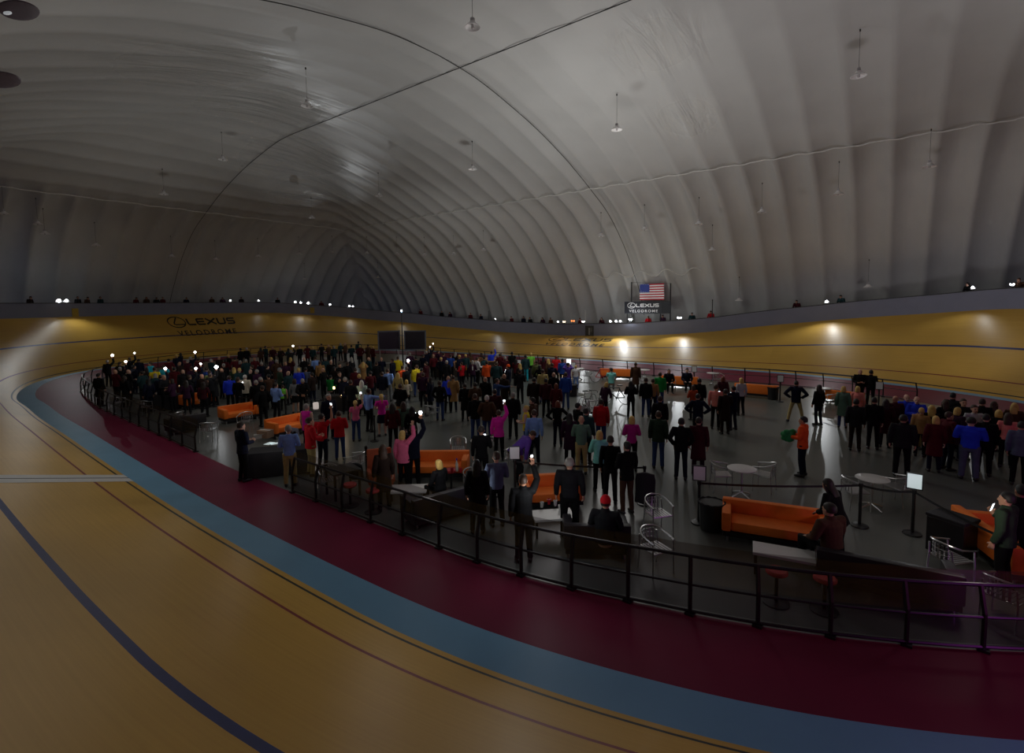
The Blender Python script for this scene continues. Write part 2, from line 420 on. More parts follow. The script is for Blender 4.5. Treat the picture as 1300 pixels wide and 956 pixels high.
# ------------------------------------------------------------------ infield railing
M_rail = mat('rail_black', (.011, .008, .010), .4, noise=.2)
rail = empty('infield_railing', (0, 0, 0), 0, 'black post and rail fence with clear panels ringing the infield', 'railing')
def rail_run(t0, t1, step, glass):
    n = max(1, int(round((t1-t0)/step))); ts = [t0+(t1-t0)*i/n for i in range(n+1)]
    for i, t in enumerate(ts):
        a = rail_pt(t); inn = (rail_pt(t, 0, -1)-a).normalized(); mb = MB()
        mb.box((0, 0, .02), (.14, .14, .04)); mb.tube([(0, 0, .03), (0, 0, .55), (inn.x*.10, inn.y*.10, .95)], .034, 6)
        mb.build('post', M_rail, rail, loc=a)
        if i < n:
            u = ts[i+1]; k = 4; mid = [t+(u-t)*q/k for q in range(k+1)]
            for nm, z, e, r in (('bottom_rail', .06, 0, .026), ('middle_rail', .50, -.0, .02), ('top_rail', .93, -.09, .028)): MB().tube([rail_pt(q, z, e) for q in mid], r, 6).build(nm, M_rail, rail, smooth=True)
            if glass:
                g = MB(); b = 0
                rows = [(.09, -.015), (.55, -.02), (1.12, -.13)]
                for z, e in rows: g.v += [rail_pt(q, z, e) for q in mid]
                m = len(mid)
                for r_ in range(2):
                    for q in range(k): g.f.append((r_*m+q, r_*m+q+1, (r_+1)*m+q+1, (r_+1)*m+q)); g.mi.append(0)
                g.build('glass_panel', M_glass, rail)
rail_run(83.5, 101.2, 1.24, True); rail_run(107.7, 127.5, 1.12, True); rail_run(0, 46, 1.9, False); rail_run(PER-12, PER, 2.0, False); rail_run(46, 83.5, 2.6, False)

# ================================================================== PEOPLE
def remeshed(mb, name, vox, smooth=2):
    me = mb.mesh(name); o = bpy.data.objects.new(name, me); COL.objects.link(o)
    r = o.modifiers.new('r', 'REMESH'); r.mode = 'VOXEL'; r.voxel_size = vox; r.use_smooth_shade = True
    s = o.modifiers.new('s', 'SMOOTH'); s.iterations = smooth; s.factor = .5
    bpy.context.view_layer.update()
    out = bpy.data.meshes.new_from_object(o.evaluated_get(bpy.context.evaluated_depsgraph_get())); out.name = name
    bpy.data.objects.remove(o); bpy.data.meshes.remove(me)
    return out
def ell(c, a, b, n=14): return [V(c)+V(a)*cos(2*pi*k/n)+V(b)*sin(2*pi*k/n) for k in range(n)]

def pose_def(pose):
    """joint targets in the upright frame; U carries the upper body"""
    P = dict(eL=(-.235, -.03, 1.15), wL=(-.245, .06, .90), hL=(-.05, .25, -1), nL=(1, .1, 0), eR=(.235, -.03, 1.15), wR=(.245, .06, .90), hR=(.05, .25, -1), nR=(-1, .1, 0),
             kL=(-.105, .02, .50), aL=(-.12, -.03, .085), kR=(.105, .02, .50), aR=(.12, -.03, .085), fL=-.12, fR=.12, bend=0.0, drop=0.0, curl=.5)
    def both(e, w, h, n):
        P.update(eR=e, wR=w, hR=h, nR=n, eL=(-e[0], e[1], e[2]), wL=(-w[0], w[1], w[2]), hL=(-h[0], h[1], h[2]), nL=(-n[0], n[1], n[2]))
    if pose == 'pockets': both((.30, -.08, 1.17), (.205, .075, .98), (-.35, .35, -.9), (-.8, -.5, 0))
    elif pose == 'phone': P.update(eR=(.245, .0, 1.16), wR=(.13, .23, 1.27), hR=(-.25, .35, .8), nR=(-.5, -.8, .2), curl=.9)
    elif pose == 'hold': both((.25, .02, 1.16), (.12, .26, 1.13), (-.7, .6, .15), (-.3, 0, 1)); P['curl'] = .9
    elif pose == 'raise': P.update(eR=(.29, .12, 1.60), wR=(.22, .20, 1.86), hR=(-.1, .15, 1), nR=(-.3, .9, 0), curl=.9)
    elif pose == 'photo': both((.26, .20, 1.40), (.11, .34, 1.58), (-.35, .2, .9), (-.9, -.2, .2)); P['curl'] = .9
    elif pose == 'crossed': P.update(eR=(.26, .06, 1.16), wR=(.02, .20, 1.17), hR=(-1, .05, .1), nR=(0, -1, .2), eL=(-.26, .06, 1.16), wL=(-.02, .235, 1.13), hL=(1, -.02, .1), nL=(0, -1, .2))
    elif pose == 'hips': both((.41, -.10, 1.20), (.21, .03, 1.03), (-.6, .7, -.3), (-.4, -.2, .9))
    elif pose == 'behind': both((.275, -.12, 1.17), (.06, -.185, 1.02), (-.8, -.1, -.4), (0, 1, .2))
    elif pose == 'point': P.update(eR=(.36, .20, 1.38), wR=(.42, .44, 1.40), hR=(.15, 1, .05), nR=(0, .1, -1))
    elif pose == 'walk': P.update(kL=(-.10, .16, .52), aL=(-.10, .22, .09), kR=(.10, -.02, .50), aR=(.10, -.27, .12), wL=(-.25, -.10, .91), wR=(.25, .20, .93))
    elif pose == 'lean': P.update(bend=.38); both((.27, .10, 1.16), (.16, .30, 1.12), (-.3, 1, -.1), (0, 0, -1))
    elif pose == 'bend': P.update(bend=.95); both((.24, .15, 1.2), (.18, .34, 1.06), (-.1, .8, -.6), (-.6, 0, -.6))
    elif pose == 'wide': P.update(kL=(-.20, .03, .50), aL=(-.27, -.02, .085), kR=(.20, .03, .50), aR=(.27, -.02, .085), fL=-.35, fR=.35); both((.41, -.10, 1.20), (.21, .03, 1.03), (-.6, .7, -.3), (-.4, -.2, .9))
    if pose.startswith('sit'):
        P.update(drop=.47, kL=(-.12, .45, .50), aL=(-.12, .43, .09), kR=(.12, .45, .50), aR=(.12, .43, .09), bend=.10)
        both((.26, .06, 1.17), (.14, .28, 1.07), (-.3, 1, -.15), (0, 0, -1))
        if pose == 'sitphone': P.update(eR=(.27, .12, 1.22), wR=(.16, .36, 1.34), hR=(-.2, .3, .9), nR=(-.5, -.8, .2), curl=.9)
    return P

def hand(mb, w, d, n, curl, side):
    """palm and five fingers from wrist w along d; n is the way the palm looks; side +1 right"""
    d = V(d).normalized(); n = (V(n)-d*V(n).dot(d)).normalized(); x = d.cross(n)*side
    w = V(w); rg = []
    for q, hw, th in ((-.015, .024, .020), (.02, .034, .020), (.06, .043, .018), (.092, .043, .015)): rg.append(ell(w+d*q, x*hw, n*th, 10))
    mb.rings(rg)
    for i, (k, ln) in enumerate(((.034, .070), (.0115, .080), (-.0115, .074), (-.034, .058))):
        p0 = w+d*.08+x*k; fan = (d+x*(k*2.2)).normalized(); c = .25+.75*curl+.05*i
        d1 = (fan*cos(c*.5)+n*sin(c*.5)); d2 = (fan*cos(c*1.3)+n*sin(c*1.3))
        mb.tube([p0, p0+fan*.012, p0+fan*.012+d1*ln*.5, p0+fan*.012+d1*ln*.5+d2*ln*.5], [.0105, .0105, .0098, .0085], 8)
    b = w+d*.018+x*.028; t1 = (x*.75+d*.65+n*.25).normalized(); t2 = (x*.35+d*.8+n*.45).normalized()
    mb.tube([b, b+t1*.036, b+t1*.036+t2*.034], [.0145, .0125, .0105], 8)
    return w+d*.095+n*.035

_PM = {}
def person_meshes(pose, sex, top, bottom, hair, hat=None):
    """mesh data of one figure, shared by everyone with the same pose and cut of clothes"""
    P = pose_def(pose); f = sex == 'f'; bend, drop = P['bend'], P['drop']
    cb, sb = cos(-bend), sin(-bend); piv = V((0, 0, .95))
    back = -.05*bend if not pose.startswith('sit') else 0
    if pose == 'bend': back = -.16
    def U(p):
        p = V(p)-piv; y, z = p.y*cb-p.z*sb, p.y*sb+p.z*cb
        return V((p.x, y+back, z))+piv-V((0, 0, drop))
    def Uv(p):
        p = V(p); return V((p.x, p.y*cb-p.z*sb, p.y*sb+p.z*cb))
    def UR(z, rx, ry, y=0, n=16): return [U(q) for q in ell((0, y, z), (rx, 0, 0), (0, ry, 0), n)]
    sh = .168 if f else .19
    sL, sR = U((-sh, -.01, 1.425)), U((sh, -.01, 1.425))
    J = {k: (U(P[k]) if k[0] in 'ew' else V(P[k])) for k in ('eL', 'wL', 'eR', 'wR', 'kL', 'aL', 'kR', 'aR')}
    hipL, hipR = V((-.088, back, .93-drop)), V((.088, back, .93-drop))
    res = {}
    key = ('body', pose, sex)
    hp = ('hand', pose, sex)
    if key not in _PM:
        mb = MB(); fr = .9 if f else 1.0
        mb.rings([UR(.80, .10, .08), UR(.88, .145, .098), UR(.97, .148 if f else .142, .10), UR(1.10, (.110 if f else .130), .088), UR(1.24, .138*fr, .100), UR(1.36, .160*fr, .098), UR(1.43, .125*fr, .075), UR(1.475, .062, .058), UR(1.50, .05, .054, .0), UR(1.56, .05, .055, .012)])
        for s, a, b, c, h, n in ((-1, sL, J['eL'], J['wL'], P['hL'], P['nL']), (1, sR, J['eR'], J['wR'], P['hR'], P['nR'])):
            q = fr
            mb.tube([U((s*.09, -.01, 1.41)), a, a.lerp(b, .3), a.lerp(b, .7), b, b.lerp(c, .3), b.lerp(c, .75), c], [.055*q, .058*q, .052*q, .044*q, .040*q, .041*q, .031*q, .026*q], 12)
            tip = hand(mb, c, Uv(h), Uv(n), P['curl'], s)
            if s > 0: _PM[hp] = tip
        for s, h, k, a in ((-1, hipL, J['kL'], J['aL']), (1, hipR, J['kR'], J['aR'])):
            mb.tube([h+V((0, 0, .03)), h, h.lerp(k, .35), h.lerp(k, .75), k, k.lerp(a, .3), k.lerp(a, .7), a], [.078, .088, .076, .060, .052, .053, .038, .034], 12)
            ft = P['fL'] if s < 0 else P['fR']; dx = V((sin(ft), cos(ft), 0)); base = a.z-.085
            mb.tube([V((a.x, a.y, base+.045))-dx*.05, V((a.x, a.y, base+.05)), V((a.x, a.y, base+.035))+dx*.08, V((a.x, a.y, base+.027))+dx*.17], [(.033, .035), (.036, .042), (.042, .03), (.03, .02)], 10)
        # head: skull, jaw, nose, brow, ears
        hd = [(1.498, .026, .036, .062), (1.515, .046, .060, .046), (1.545, .060, .078, .030), (1.58, .069, .088, .018), (1.62, .074, .096, .010), (1.655, .076, .099, .003), (1.69, .071, .092, -.003), (1.718, .056, .073, -.007), (1.737, .033, .043, -.009), (1.744, .008, .01, -.009)]
        mb.rings([UR(z, rx*(.95 if f else 1), ry, y, 20) for z, rx, ry, y in hd])
        mb.tube([U((0, .100, 1.632)), U((0, .116, 1.605)), U((0, .124, 1.585)), U((0, .100, 1.576))], [.010, .013, .016, .010], 8)
        mb.tube([U((-.045, .088, 1.648)), U((0, .102, 1.652)), U((.045, .088, 1.648))], .010, 6)
        mb.tube([U((-.022, .098, 1.552)), U((0, .106, 1.554)), U((.022, .098, 1.552))], .010, 6)
        for s in (-1, 1):
            mb.tube([U((s*.070, .0, 1.635)), U((s*.083, -.008, 1.63)), U((s*.083, -.006, 1.595)), U((s*.070, .004, 1.580))], [.010, .013, .012, .009], 8)
        me = remeshed(mb, 'person', .0098, 1)
        eyes = [U((s*.031, .098, 1.628)) for s in (-1, 1)]; mouth = U((0, .112, 1.551))
        for p in me.polygons:
            c = p.center
            if min((c-e).length for e in eyes) < .0135: p.material_index = 1
            elif abs(c.x-mouth.x) < .022 and (c-mouth).length < .024 and abs((c-mouth).z) < .009: p.material_index = 2
        _PM[key] = me
    res['person'] = _PM[key]; res['hand'] = _PM[hp]
    # ---- top
    key = ('top', pose, sex, top)
    if key not in _PM:
        mb = MB(); g = {'shirt': .016, 'jacket': .030, 'coat': .034, 'tee': .016, 'vest': .028}[top]; w = .92 if f else 1.0
        wa = .118 if f else .142
        hem = .90 if top in ('shirt', 'tee') else .83
        rg = [UR(hem, .150+g*1.3, .108+g*1.2), UR(.97, .148+g, .106+g), UR(1.10, wa+g, .096+g), UR(1.24, .150*w+g, .108+g), UR(1.36, .172*w+g, .104+g), UR(1.43, .140*w+g, .080+g*.8), UR(1.475, .072+g*.4, .066+g*.4), UR(1.50, .062+g*.3, .062+g*.3, .0)]
        if top == 'coat' and not pose.startswith('sit'):
            rg = [ell((0, 0, .52), (.215, 0, 0), (0, .165, 0), 16), ell((0, 0, .72), (.20, 0, 0), (0, .15, 0), 16)]+rg
        elif hem < .86 and pose.startswith('sit'):
            rg = rg[1:]
        mb.rings(rg)
        if top in ('jacket', 'coat'): mb.rings([UR(1.465, .082, .080, -.004), UR(1.50, .074, .076, -.002), UR(1.525, .070, .072, .0), UR(1.53, .05, .05, .0)])
        for s, a, b, c in ((-1, sL, J['eL'], J['wL']), (1, sR, J['eR'], J['wR'])):
            k = g*.62
            if top == 'vest': mb.tube([U((s*.09, -.01, 1.41)), a], [.07, .07], 12)
            elif top == 'tee': mb.tube([U((s*.09, -.01, 1.41)), a, a.lerp(b, .55)], [.062+k, .066+k, .060+k], 12)
            else: mb.tube([U((s*.09, -.01, 1.41)), a, a.lerp(b, .35), a.lerp(b, .8), b, b.lerp(c, .3), c.lerp(b, .03)], [.060+k, .066+k, .056+k, .049+k, .046+k, .044+k, .034+k], 12)
        _PM[key] = remeshed(mb, top, .0125, 2)
    res['top'] = _PM[key]
    # ---- bottom
    key = ('bot', pose, sex, bottom)
    if key not in _PM:
        mb = MB()
        if bottom == 'skirt' and not pose.startswith('sit'):
            mb.rings([UR(1.02, .135, .105)]+[ell((0, back*.5, z), (a, 0, 0), (0, b, 0), 16) for z, a, b in ((.92, .168, .125), (.78, .185, .145), (.56, .205, .17))])
        else:
            mb.rings([UR(1.03, .138, .104), UR(.95, .158, .115), UR(.87, .155, .115), UR(.80, .12, .10)] if not pose.startswith('sit') else [UR(1.03, .140, .108), UR(.95, .162, .122), UR(.86, .15, .12)])
            for s, h, k, a in ((-1, hipL, J['kL'], J['aL']), (1, hipR, J['kR'], J['aR'])):
                e = a+(k-a).normalized()*.0
                mb.tube([h+V((0, 0, .03)), h+V((0, 0, -.02)), h.lerp(k, .4), h.lerp(k, .85), k, k.lerp(a, .3), k.lerp(a, .75), e], [.088, .097, .086, .070, .067, .066, .058, .058], 12)
        _PM[key] = remeshed(mb, 'trousers', .0135, 2)
    res['bottom'] = _PM[key]
    # ---- shoes
    for s, nm in ((-1, 'shoeL'), (1, 'shoeR')):
        key = (nm, pose)
        if key not in _PM:
            mb = MB(); a = J['aL'] if s < 0 else J['aR']; ft = P['fL'] if s < 0 else P['fR']; dx = V((sin(ft), cos(ft), 0)); b = a.z-.085
            mb.tube([V((a.x, a.y, b+.05))-dx*.075, V((a.x, a.y, b+.055))-dx*.03, V((a.x, a.y, b+.048))+dx*.06, V((a.x, a.y, b+.038))+dx*.15, V((a.x, a.y, b+.03))+dx*.195], [(.030, .036), (.042, .054), (.048, .046), (.046, .036), (.026, .022)], 10)
            _PM[key] = mb.mesh('shoe', True)
        res[nm] = _PM[key]
    # ---- hair
    if hair != 'bald':
        key = ('hair', pose, hair, sex)
        if key not in _PM:
            mb = MB()
            mb.rings([UR(z, rx, ry, y, 18) for z, rx, ry, y in ((1.585, .070, .062, -.042), (1.61, .080, .078, -.034), (1.645, .086, .094, -.022), (1.68, .084, .103, -.012), (1.715, .072, .092, -.010), (1.742, .050, .064, -.011), (1.757, .022, .028, -.011))])
            if hair in ('long', 'pony'):
                pass
            if hair == 'long':
                mb.rings([UR(1.37, .085, .030, -.098), UR(1.42, .100, .036, -.096), UR(1.50, .098, .052, -.074), UR(1.58, .094, .066, -.046), UR(1.66, .090, .088, -.026), UR(1.70, .075, .08, -.02)])
                for s in (-1, 1): mb.tube([U((s*.074, .03, 1.66)), U((s*.088, .015, 1.58)), U((s*.092, .0, 1.48)), U((s*.086, -.02, 1.40))], [.022, .026, .026, .016], 8)
            elif hair == 'pony':
                mb.tube([U((0, -.10, 1.68)), U((0, -.145, 1.66)), U((0, -.16, 1.57)), U((0, -.15, 1.45)), U((0, -.14, 1.38))], [.03, .036, .036, .026, .010], 10)
            elif hair == 'bob':
                mb.rings([UR(1.50, .088, .055, -.050), UR(1.55, .098, .070, -.044), UR(1.62, .098, .084, -.03), UR(1.68, .088, .095, -.016), UR(1.72, .07, .08, -.01)])
            _PM[key] = remeshed(mb, 'hair', .0105, 1)
        res['hair'] = _PM[key]
    if hat:
        key = ('hat', pose, hat)
        if key not in _PM:
            mb = MB()
            if hat == 'cap':
                mb.rings([UR(z, rx, ry, y, 18) for z, rx, ry, y in ((1.672, .088, .108, -.006), (1.71, .085, .104, -.006), (1.745, .066, .080, -.008), (1.764, .03, .036, -.008))])
                mb.rings([UR(1.672, .07, .05, .105, 14), UR(1.684, .066, .048, .105, 14)])
            else:
                mb.rings([UR(z, rx, ry, y, 18) for z, rx, ry, y in ((1.635, .090, .108, -.010), (1.665, .096, .114, -.008), (1.70, .092, .110, -.008), (1.75, .07, .085, -.01), (1.785, .03, .036, -.012))])
            _PM[key] = remeshed(mb, 'cap', .0105, 1)
        res['hat'] = _PM[key]
    return res

CC = dict(black=(14, 14, 16), darkgrey=(38, 38, 42), charcoal=(28, 29, 33), navy=(20, 26, 52), blue=(36, 70, 150), royal=(38, 62, 215), denim=(46, 66, 112), lightblue=(126, 158, 220), greyblue=(82, 90, 112),
          teal=(40, 170, 190), turquoise=(130, 215, 205), darkteal=(30, 56, 60), green=(30, 140, 60), olive=(88, 96, 58), darkgreen=(40, 58, 42), sage=(92, 122, 104), lime=(120, 205, 70), yellow=(225, 200, 40),
          orange=(240, 88, 34), rust=(168, 66, 36), red=(190, 22, 34), darkred=(80, 16, 26), maroon=(62, 16, 28), plum=(52, 22, 48), purple=(92, 62, 150), magenta=(236, 44, 178), violet=(176, 30, 128), pink=(230, 110, 150), salmon=(240, 140, 130),
          brown=(74, 50, 36), darkbrown=(48, 32, 26), tan=(160, 120, 74), khaki=(176, 158, 104), cream=(214, 204, 184), white=(224, 224, 226), grey=(120, 122, 124), lightgrey=(176, 178, 180), palegreen=(190, 214, 196))
HC = dict(black=(16, 13, 12), brown=(58, 38, 24), darkbrown=(34, 23, 16), blond=(206, 172, 96), grey=(148, 144, 138), white=(206, 202, 194), red=(110, 52, 26))
WORD_COL = {k: k for k in CC}; WORD_COL.update(darkgrey='dark grey', lightblue='light blue', greyblue='grey-blue', darkteal='dark teal', darkgreen='dark green', darkred='dark red', darkbrown='dark brown', lightgrey='light grey', palegreen='pale green', royal='royal blue')
def cloth(c):
    k = c in ('black', 'navy', 'charcoal', 'darkgrey', 'darkbrown')
    return mat('cloth_'+c, tuple(v*(.6 if k else 1.0) for v in s2l(CC[c])), .85, noise=.18, scale=14, spec=.2)
M_skin = [mat('skin_%d' % i, s2l(c), .55, noise=.06) for i, c in enumerate(((196, 148, 122), (178, 128, 100), (208, 164, 142), (116, 76, 54)))]
M_eye = mat('eye_dark', (.01, .008, .008), .2); M_lip = mat('lip', (.30, .09, .08), .5)
M_shoe = mat('shoe_black', (.012, .011, .012), .5); M_shoew = mat('shoe_pale', (.4, .39, .37), .6)
HANDP = {}; PEOPLE = []     # (object, info) for the labels
SPOTS = []
def put_person(loc, rz, top='black', topk='jacket', bot='black', botk='trousers', hair='short', hairc='brown', pose='stand', sex='m', sc=1.0, skin=None, hat=None, hatc='black', wide=1.0, note=None, label=None, group=None, shoes=None, z=0.0):
    G = person_meshes(pose, sex, topk, botk, hair, hat)
    b = bpy.data.objects.new('person', G['person']); COL.objects.link(b)
    if len(b.data.materials) == 0:
        for m in (M_skin[0], M_eye, M_lip): b.data.materials.append(m)
    b.material_slots[0].link = 'OBJECT'; b.material_slots[0].material = M_skin[skin if skin is not None else random.choice((0, 0, 1, 2))]
    b.location = (loc[0], loc[1], z); b.rotation_euler = (0, 0, rz); b.scale = (sc*wide, sc*(1+(wide-1)*.6), sc)
    def kid(name, me, m):
        o = bpy.data.objects.new(name, me); COL.objects.link(o); o.parent = b
        if len(me.materials) == 0: me.materials.append(m)
        o.material_slots[0].link = 'OBJECT'; o.material_slots[0].material = m; return o
    kid({'tee': 'shirt'}.get(topk, topk), G['top'], cloth(top)); kid(botk, G['bottom'], cloth(bot))
    for k in ('shoeL', 'shoeR'): kid('shoe', G[k], shoes or M_shoe)
    if 'hair' in G: kid('hair', G['hair'], mat('hair_'+hairc, s2l(HC[hairc]), .6, noise=.3, scale=30))
    if 'hat' in G: kid('cap' if hat == 'cap' else 'knit_hat', G['hat'], cloth(hatc))
    tag(b, label, 'person', group)
    PEOPLE.append((b, dict(top=top, topk=topk, bot=bot, botk=botk, hair=hair, hairc=hairc, pose=pose, note=note, label=label, group=group, hat=hat, hatc=hatc)))
    hp = G['hand']; M = Matrix.Translation(b.location) @ Matrix.Rotation(rz, 4, 'Z') @ Matrix.Diagonal((sc*wide, sc*(1+(wide-1)*.6), sc, 1))
    HANDP[b.name] = M @ hp
    return b, M @ hp
def clear_spot(p, mind=.40):
    d = V((p.x-CAM.x, p.y-CAM.y, 0)).normalized(); q = p.copy()
    for k in range(14):
        e = p+d*(((k+1)//2)*(.16 if k % 2 else -.16))
        if all((e.x-s[0])**2+(e.y-s[1])**2 > mind*mind for s in SPOTS): return e
    return q
def person_at(hx, hy, top, bot='black', hair='short', hairc='brown', pose='stand', face=0, sc=None, sex=None, exact=False, **kw):
    """stand someone where the photo shows the middle of their head"""
    if sex is None: sex = 'f' if hair in ('long', 'pony', 'bob') else 'm'
    if sc is None: sc = (.94 if sex == 'f' else 1.0)*random.uniform(.985, 1.015)
    hz = 1.625*sc
    if pose.startswith('sit'): hz -= .47*sc
    if pose == 'bend': hz = 1.30*sc
    if pose == 'lean': hz = 1.56*sc
    p = at(hx, hy, hz+kw.get('z', 0)); p.z = 0
    if not exact: p = clear_spot(p)
    SPOTS.append((p.x, p.y))
    return put_person(p, rz_for(p, face), top=top, bot=bot, hair=hair, hairc=hairc, pose=pose, sex=sex, sc=sc, **kw)

# ================================================================== FURNITURE
M_orange = mat('upholstery_orange', (.92, .20, .018), .75, noise=.12, scale=8, bump=.1); M_leather = mat('upholstery_black', (.014, .012, .016), .45, noise=.3, scale=5, bump=.1)
M_red = mat('upholstery_red', (.45, .02, .03), .6); M_alu = mat('brushed_aluminium', (.62, .63, .64), .28, metal=1.0, noise=.08, scale=20); M_pale = mat('laminate_white', (.62, .61, .59), .4, noise=.05)
M_plast = mat('black_plastic', (.012, .012, .013), .4); M_paper = mat('paper', (.75, .76, .76), .8, noise=.05, scale=40); M_bar = mat('bar_timber', (.36, .19, .07), .45, noise=.35, scale=3, stretch=(1, 8, 8))
M_drape = mat('black_drape', (.012, .011, .013), .9, noise=.35, scale=3, bump=.3); M_kraft = mat('cardboard', (.36, .24, .16), .85)
M_lit = mat('paper_lit', (.75, .78, .78), .8, noise=.04, emit=(.75, .95, .95), estr=.35)  # paper with the light on it put in as a faint glow

def make_sofa(name, label, w, M, group=None):
    t = empty(name, label=label, cat='sofa', group=group); h = .74; d = .80
    MB().box((0, 0, .17), (w-.06, d-.08, .10)).build('base', M_plast, t)
    mb = MB(); n = 2 if w < 1.7 else 3; iw = w-.36
    mb.box((0, .06, .33), (iw, d-.24, .20), bev=.045)
    mb.build('seat', M, t, smooth=True)
    MB().box((0, -d/2+.09, .47), (w, .17, h-.26), bev=.035).build('backrest', M, t, smooth=True)
    for s in (-1, 1): MB().box((s*(w/2-.09), .06, .43), (.18, d-.14, h-.34), bev=.04).build('armrest', M, t, smooth=True)
    for x in (-1, 1):
        for y in (-1, 1): MB().tube([(x*(w/2-.12), y*(d/2-.12), .0), (x*(w/2-.12), y*(d/2-.12), .14)], .025, 8).build('leg', M_alu, t, smooth=True)
    return t
def place(root, p, rz): root.location = (p.x, p.y, 0); root.rotation_euler = (0, 0, rz); return root
_P = {}
def make_chair():
    t = empty('cafe_chair', label='aluminium chair', cat='chair', group=None)
    # tubular legs run up into the curved arm and back rail
    for s in (-1, 1):
        MB().tube([(s*.24, .22, 0), (s*.235, .22, .40), (s*.235, .20, .645)], .0135, 8).build('leg', M_alu, t, smooth=True)
        MB().tube([(s*.22, -.24, 0), (s*.215, -.20, .43), (s*.20, -.22, .66)], .0135, 8).build('leg', M_alu, t, smooth=True)
    pts = [(-.235, .24, .645), (-.25, .10, .665), (-.25, -.06, .69)]+[(-.25*cos(pi*k/12), -.06-.22*sin(pi*k/12), .69+.075*sin(pi*k/12)) for k in range(1, 12)]+[(.25, -.06, .69), (.25, .10, .665), (.235, .24, .645)]
    MB().tube(pts, .0165, 8).build('arm_rail', M_alu, t, smooth=True)
    MB().tube([(-.215, .22, .44), (.215, .22, .44), (.215, -.20, .43), (-.215, -.20, .43)], .012, 8, closed=True).build('seat_frame', M_alu, t, smooth=True)
    mb = MB()
    for k in range(7): mb.box((-.18+.06*k, .01, .449), (.042, .43, .008))
    mb.build('seat', M_alu, t)
    mb = MB()
    for k in range(5):
        a = pi*(k+3.5)/11; x, y = -.23*cos(a), -.06-.20*sin(a); mb.box((x, y, .585), (.038, .007, .25), rz=a-pi/2)
    for z in (.54, .63): mb.tube([(-.23*cos(pi*k/11), -.06-.20*sin(pi*k/11)-.006, z) for k in range(3, 9)], .007, 6)
    mb.build('backrest', M_alu, t)
    return t
def make_table():
    t = empty('cafe_table', label='table', cat='table')
    MB().lathe([(.0, .715), (.34, .715), (.352, .722), (.352, .738), (.34, .745), (.0, .745)], 32).build('tabletop', M_pale, t, smooth=True)
    MB().lathe([(.028, .10), (.028, .70), (.09, .712), (.09, .716)], 16).build('pedestal', M_alu, t, smooth=True)
    for k in range(4):
        a = pi/4+k*pi/2; MB().tube([(.02*cos(a), .02*sin(a), .115), (.16*cos(a), .16*sin(a), .07), (.30*cos(a), .30*sin(a), .018)], [.024, .020, .016], 8).build('foot', M_alu, t, smooth=True)
    return t
def make_stool(M):
    t = empty('bar_stool', label='stool', cat='stool')
    MB().lathe([(0, .50), (.15, .50), (.17, .52), (.17, .55), (.15, .575), (0, .58)], 24).build('seat', M, t, smooth=True)
    MB().lathe([(.03, .03), (.03, .50)], 12).build('pole', M_plast, t, smooth=True)
    MB().lathe([(0, 0), (.21, 0), (.21, .015), (.05, .04), (0, .04)], 24).build('base', M_plast, t, smooth=True)
    return t
def make_stanchion(sign=None):
    t = empty('belt_stanchion', label='post', cat='stanchion')
    MB().lathe([(0, 0), (.17, 0), (.175, .012), (.165, .03), (.05, .05), (0, .05)], 24).build('base', M_plast, t, smooth=True)
    MB().lathe([(.032, .03), (.032, .90)], 14).build('pole', M_plast, t, smooth=True)
    MB().lathe([(.0, .89), (.04, .89), (.045, .91), (.045, .97), (.03, .985), (0, .985)], 16).build('cap', M_plast, t, smooth=True)
    if sign:
        s = empty('sign', (0, 0, 0)); s.parent = t
        MB().box((0, 0, 1.16), (.29, .022, .36), bev=.006).build('frame', M_plast, s)
        MB().box((0, .013, 1.16), (.245, .004, .31)).build('paper', M_lit if sign == 'lit' else M_paper, s); MB().box((0, -.013, 1.16), (.245, .004, .31)).build('paper', M_lit if sign == 'lit' else M_paper, s)
    return t
def belt(t, a, b):
    """strap pulled from stanchion t at a to the point b, a part of t"""
    d = V((b.x-a.x, b.y-a.y)); n = 10; inv = Matrix.Rotation(-t.rotation_euler.z, 3, 'Z'); mb = MB()
    for i in range(n+1):
        k = i/n; q = inv @ V((d.x*k, d.y*k, .93-.05*4*k*(1-k)))
        mb.v += [q+V((0, 0, .024)), q-V((0, 0, .024))]
    for i in range(n): mb.f.append((2*i, 2*i+1, 2*i+3, 2*i+2)); mb.mi.append(0)
    mb.build('belt', M_plast, t)
FURN = []
def furn(proto, key, px, py, face, label, group=None, z=0.0):
    if key not in _P: _P[key] = o = proto()
    else: o = copy_tree(_P[key])
    p = at(px, py); place(o, p, rz_for(p, face)); o['label'] = label
    if group: o['group'] = group
    return o
def ground(px, py): return at(px, py)

# orange sofas: floor point under the middle, way the seat faces
def orange(px, py, w, face, label):
    key = 'orange%.1f' % w
    return furn(lambda: make_sofa('sofa', 'x', w, M_orange), key, px, py, face, label, 'orange sofas about the infield')
orange(982, 688, 2.0, 176, 'orange box sofa behind the low white table, beside the black bin')
orange(1272, 714, 2.0, 62, 'bright orange sofa next to the big black box, behind the person with a phone')
orange(700, 642, 1.5, 168, 'bright orange sofa behind the broad man in the grey shirt')
orange(552, 606, 2.0, 190, 'orange sofa behind the navy-clad man raising a lit phone')
orange(366, 552, 1.5, 150, 'orange sofa beyond the black-draped table with the cardboard box')
orange(304, 534, 1.5, 160, 'orange sofa beside two slatted chairs near the left railing')
orange(252, 517, 1.5, 150, 'small distant orange sofa farthest left in the dark crowd')
orange(782, 481, 2.0, 6, 'orange sofa by the far rail behind the red bicycle')
orange(863, 492, 2.0, 8, 'orange sofa by the far rail with two people seated on it')
orange(960, 504, 2.0, 10, 'orange sofa at the far rail beside a black bin and sign post')
orange(1072, 514, 1.5, 10, 'orange sofa behind the person in the long green coat')
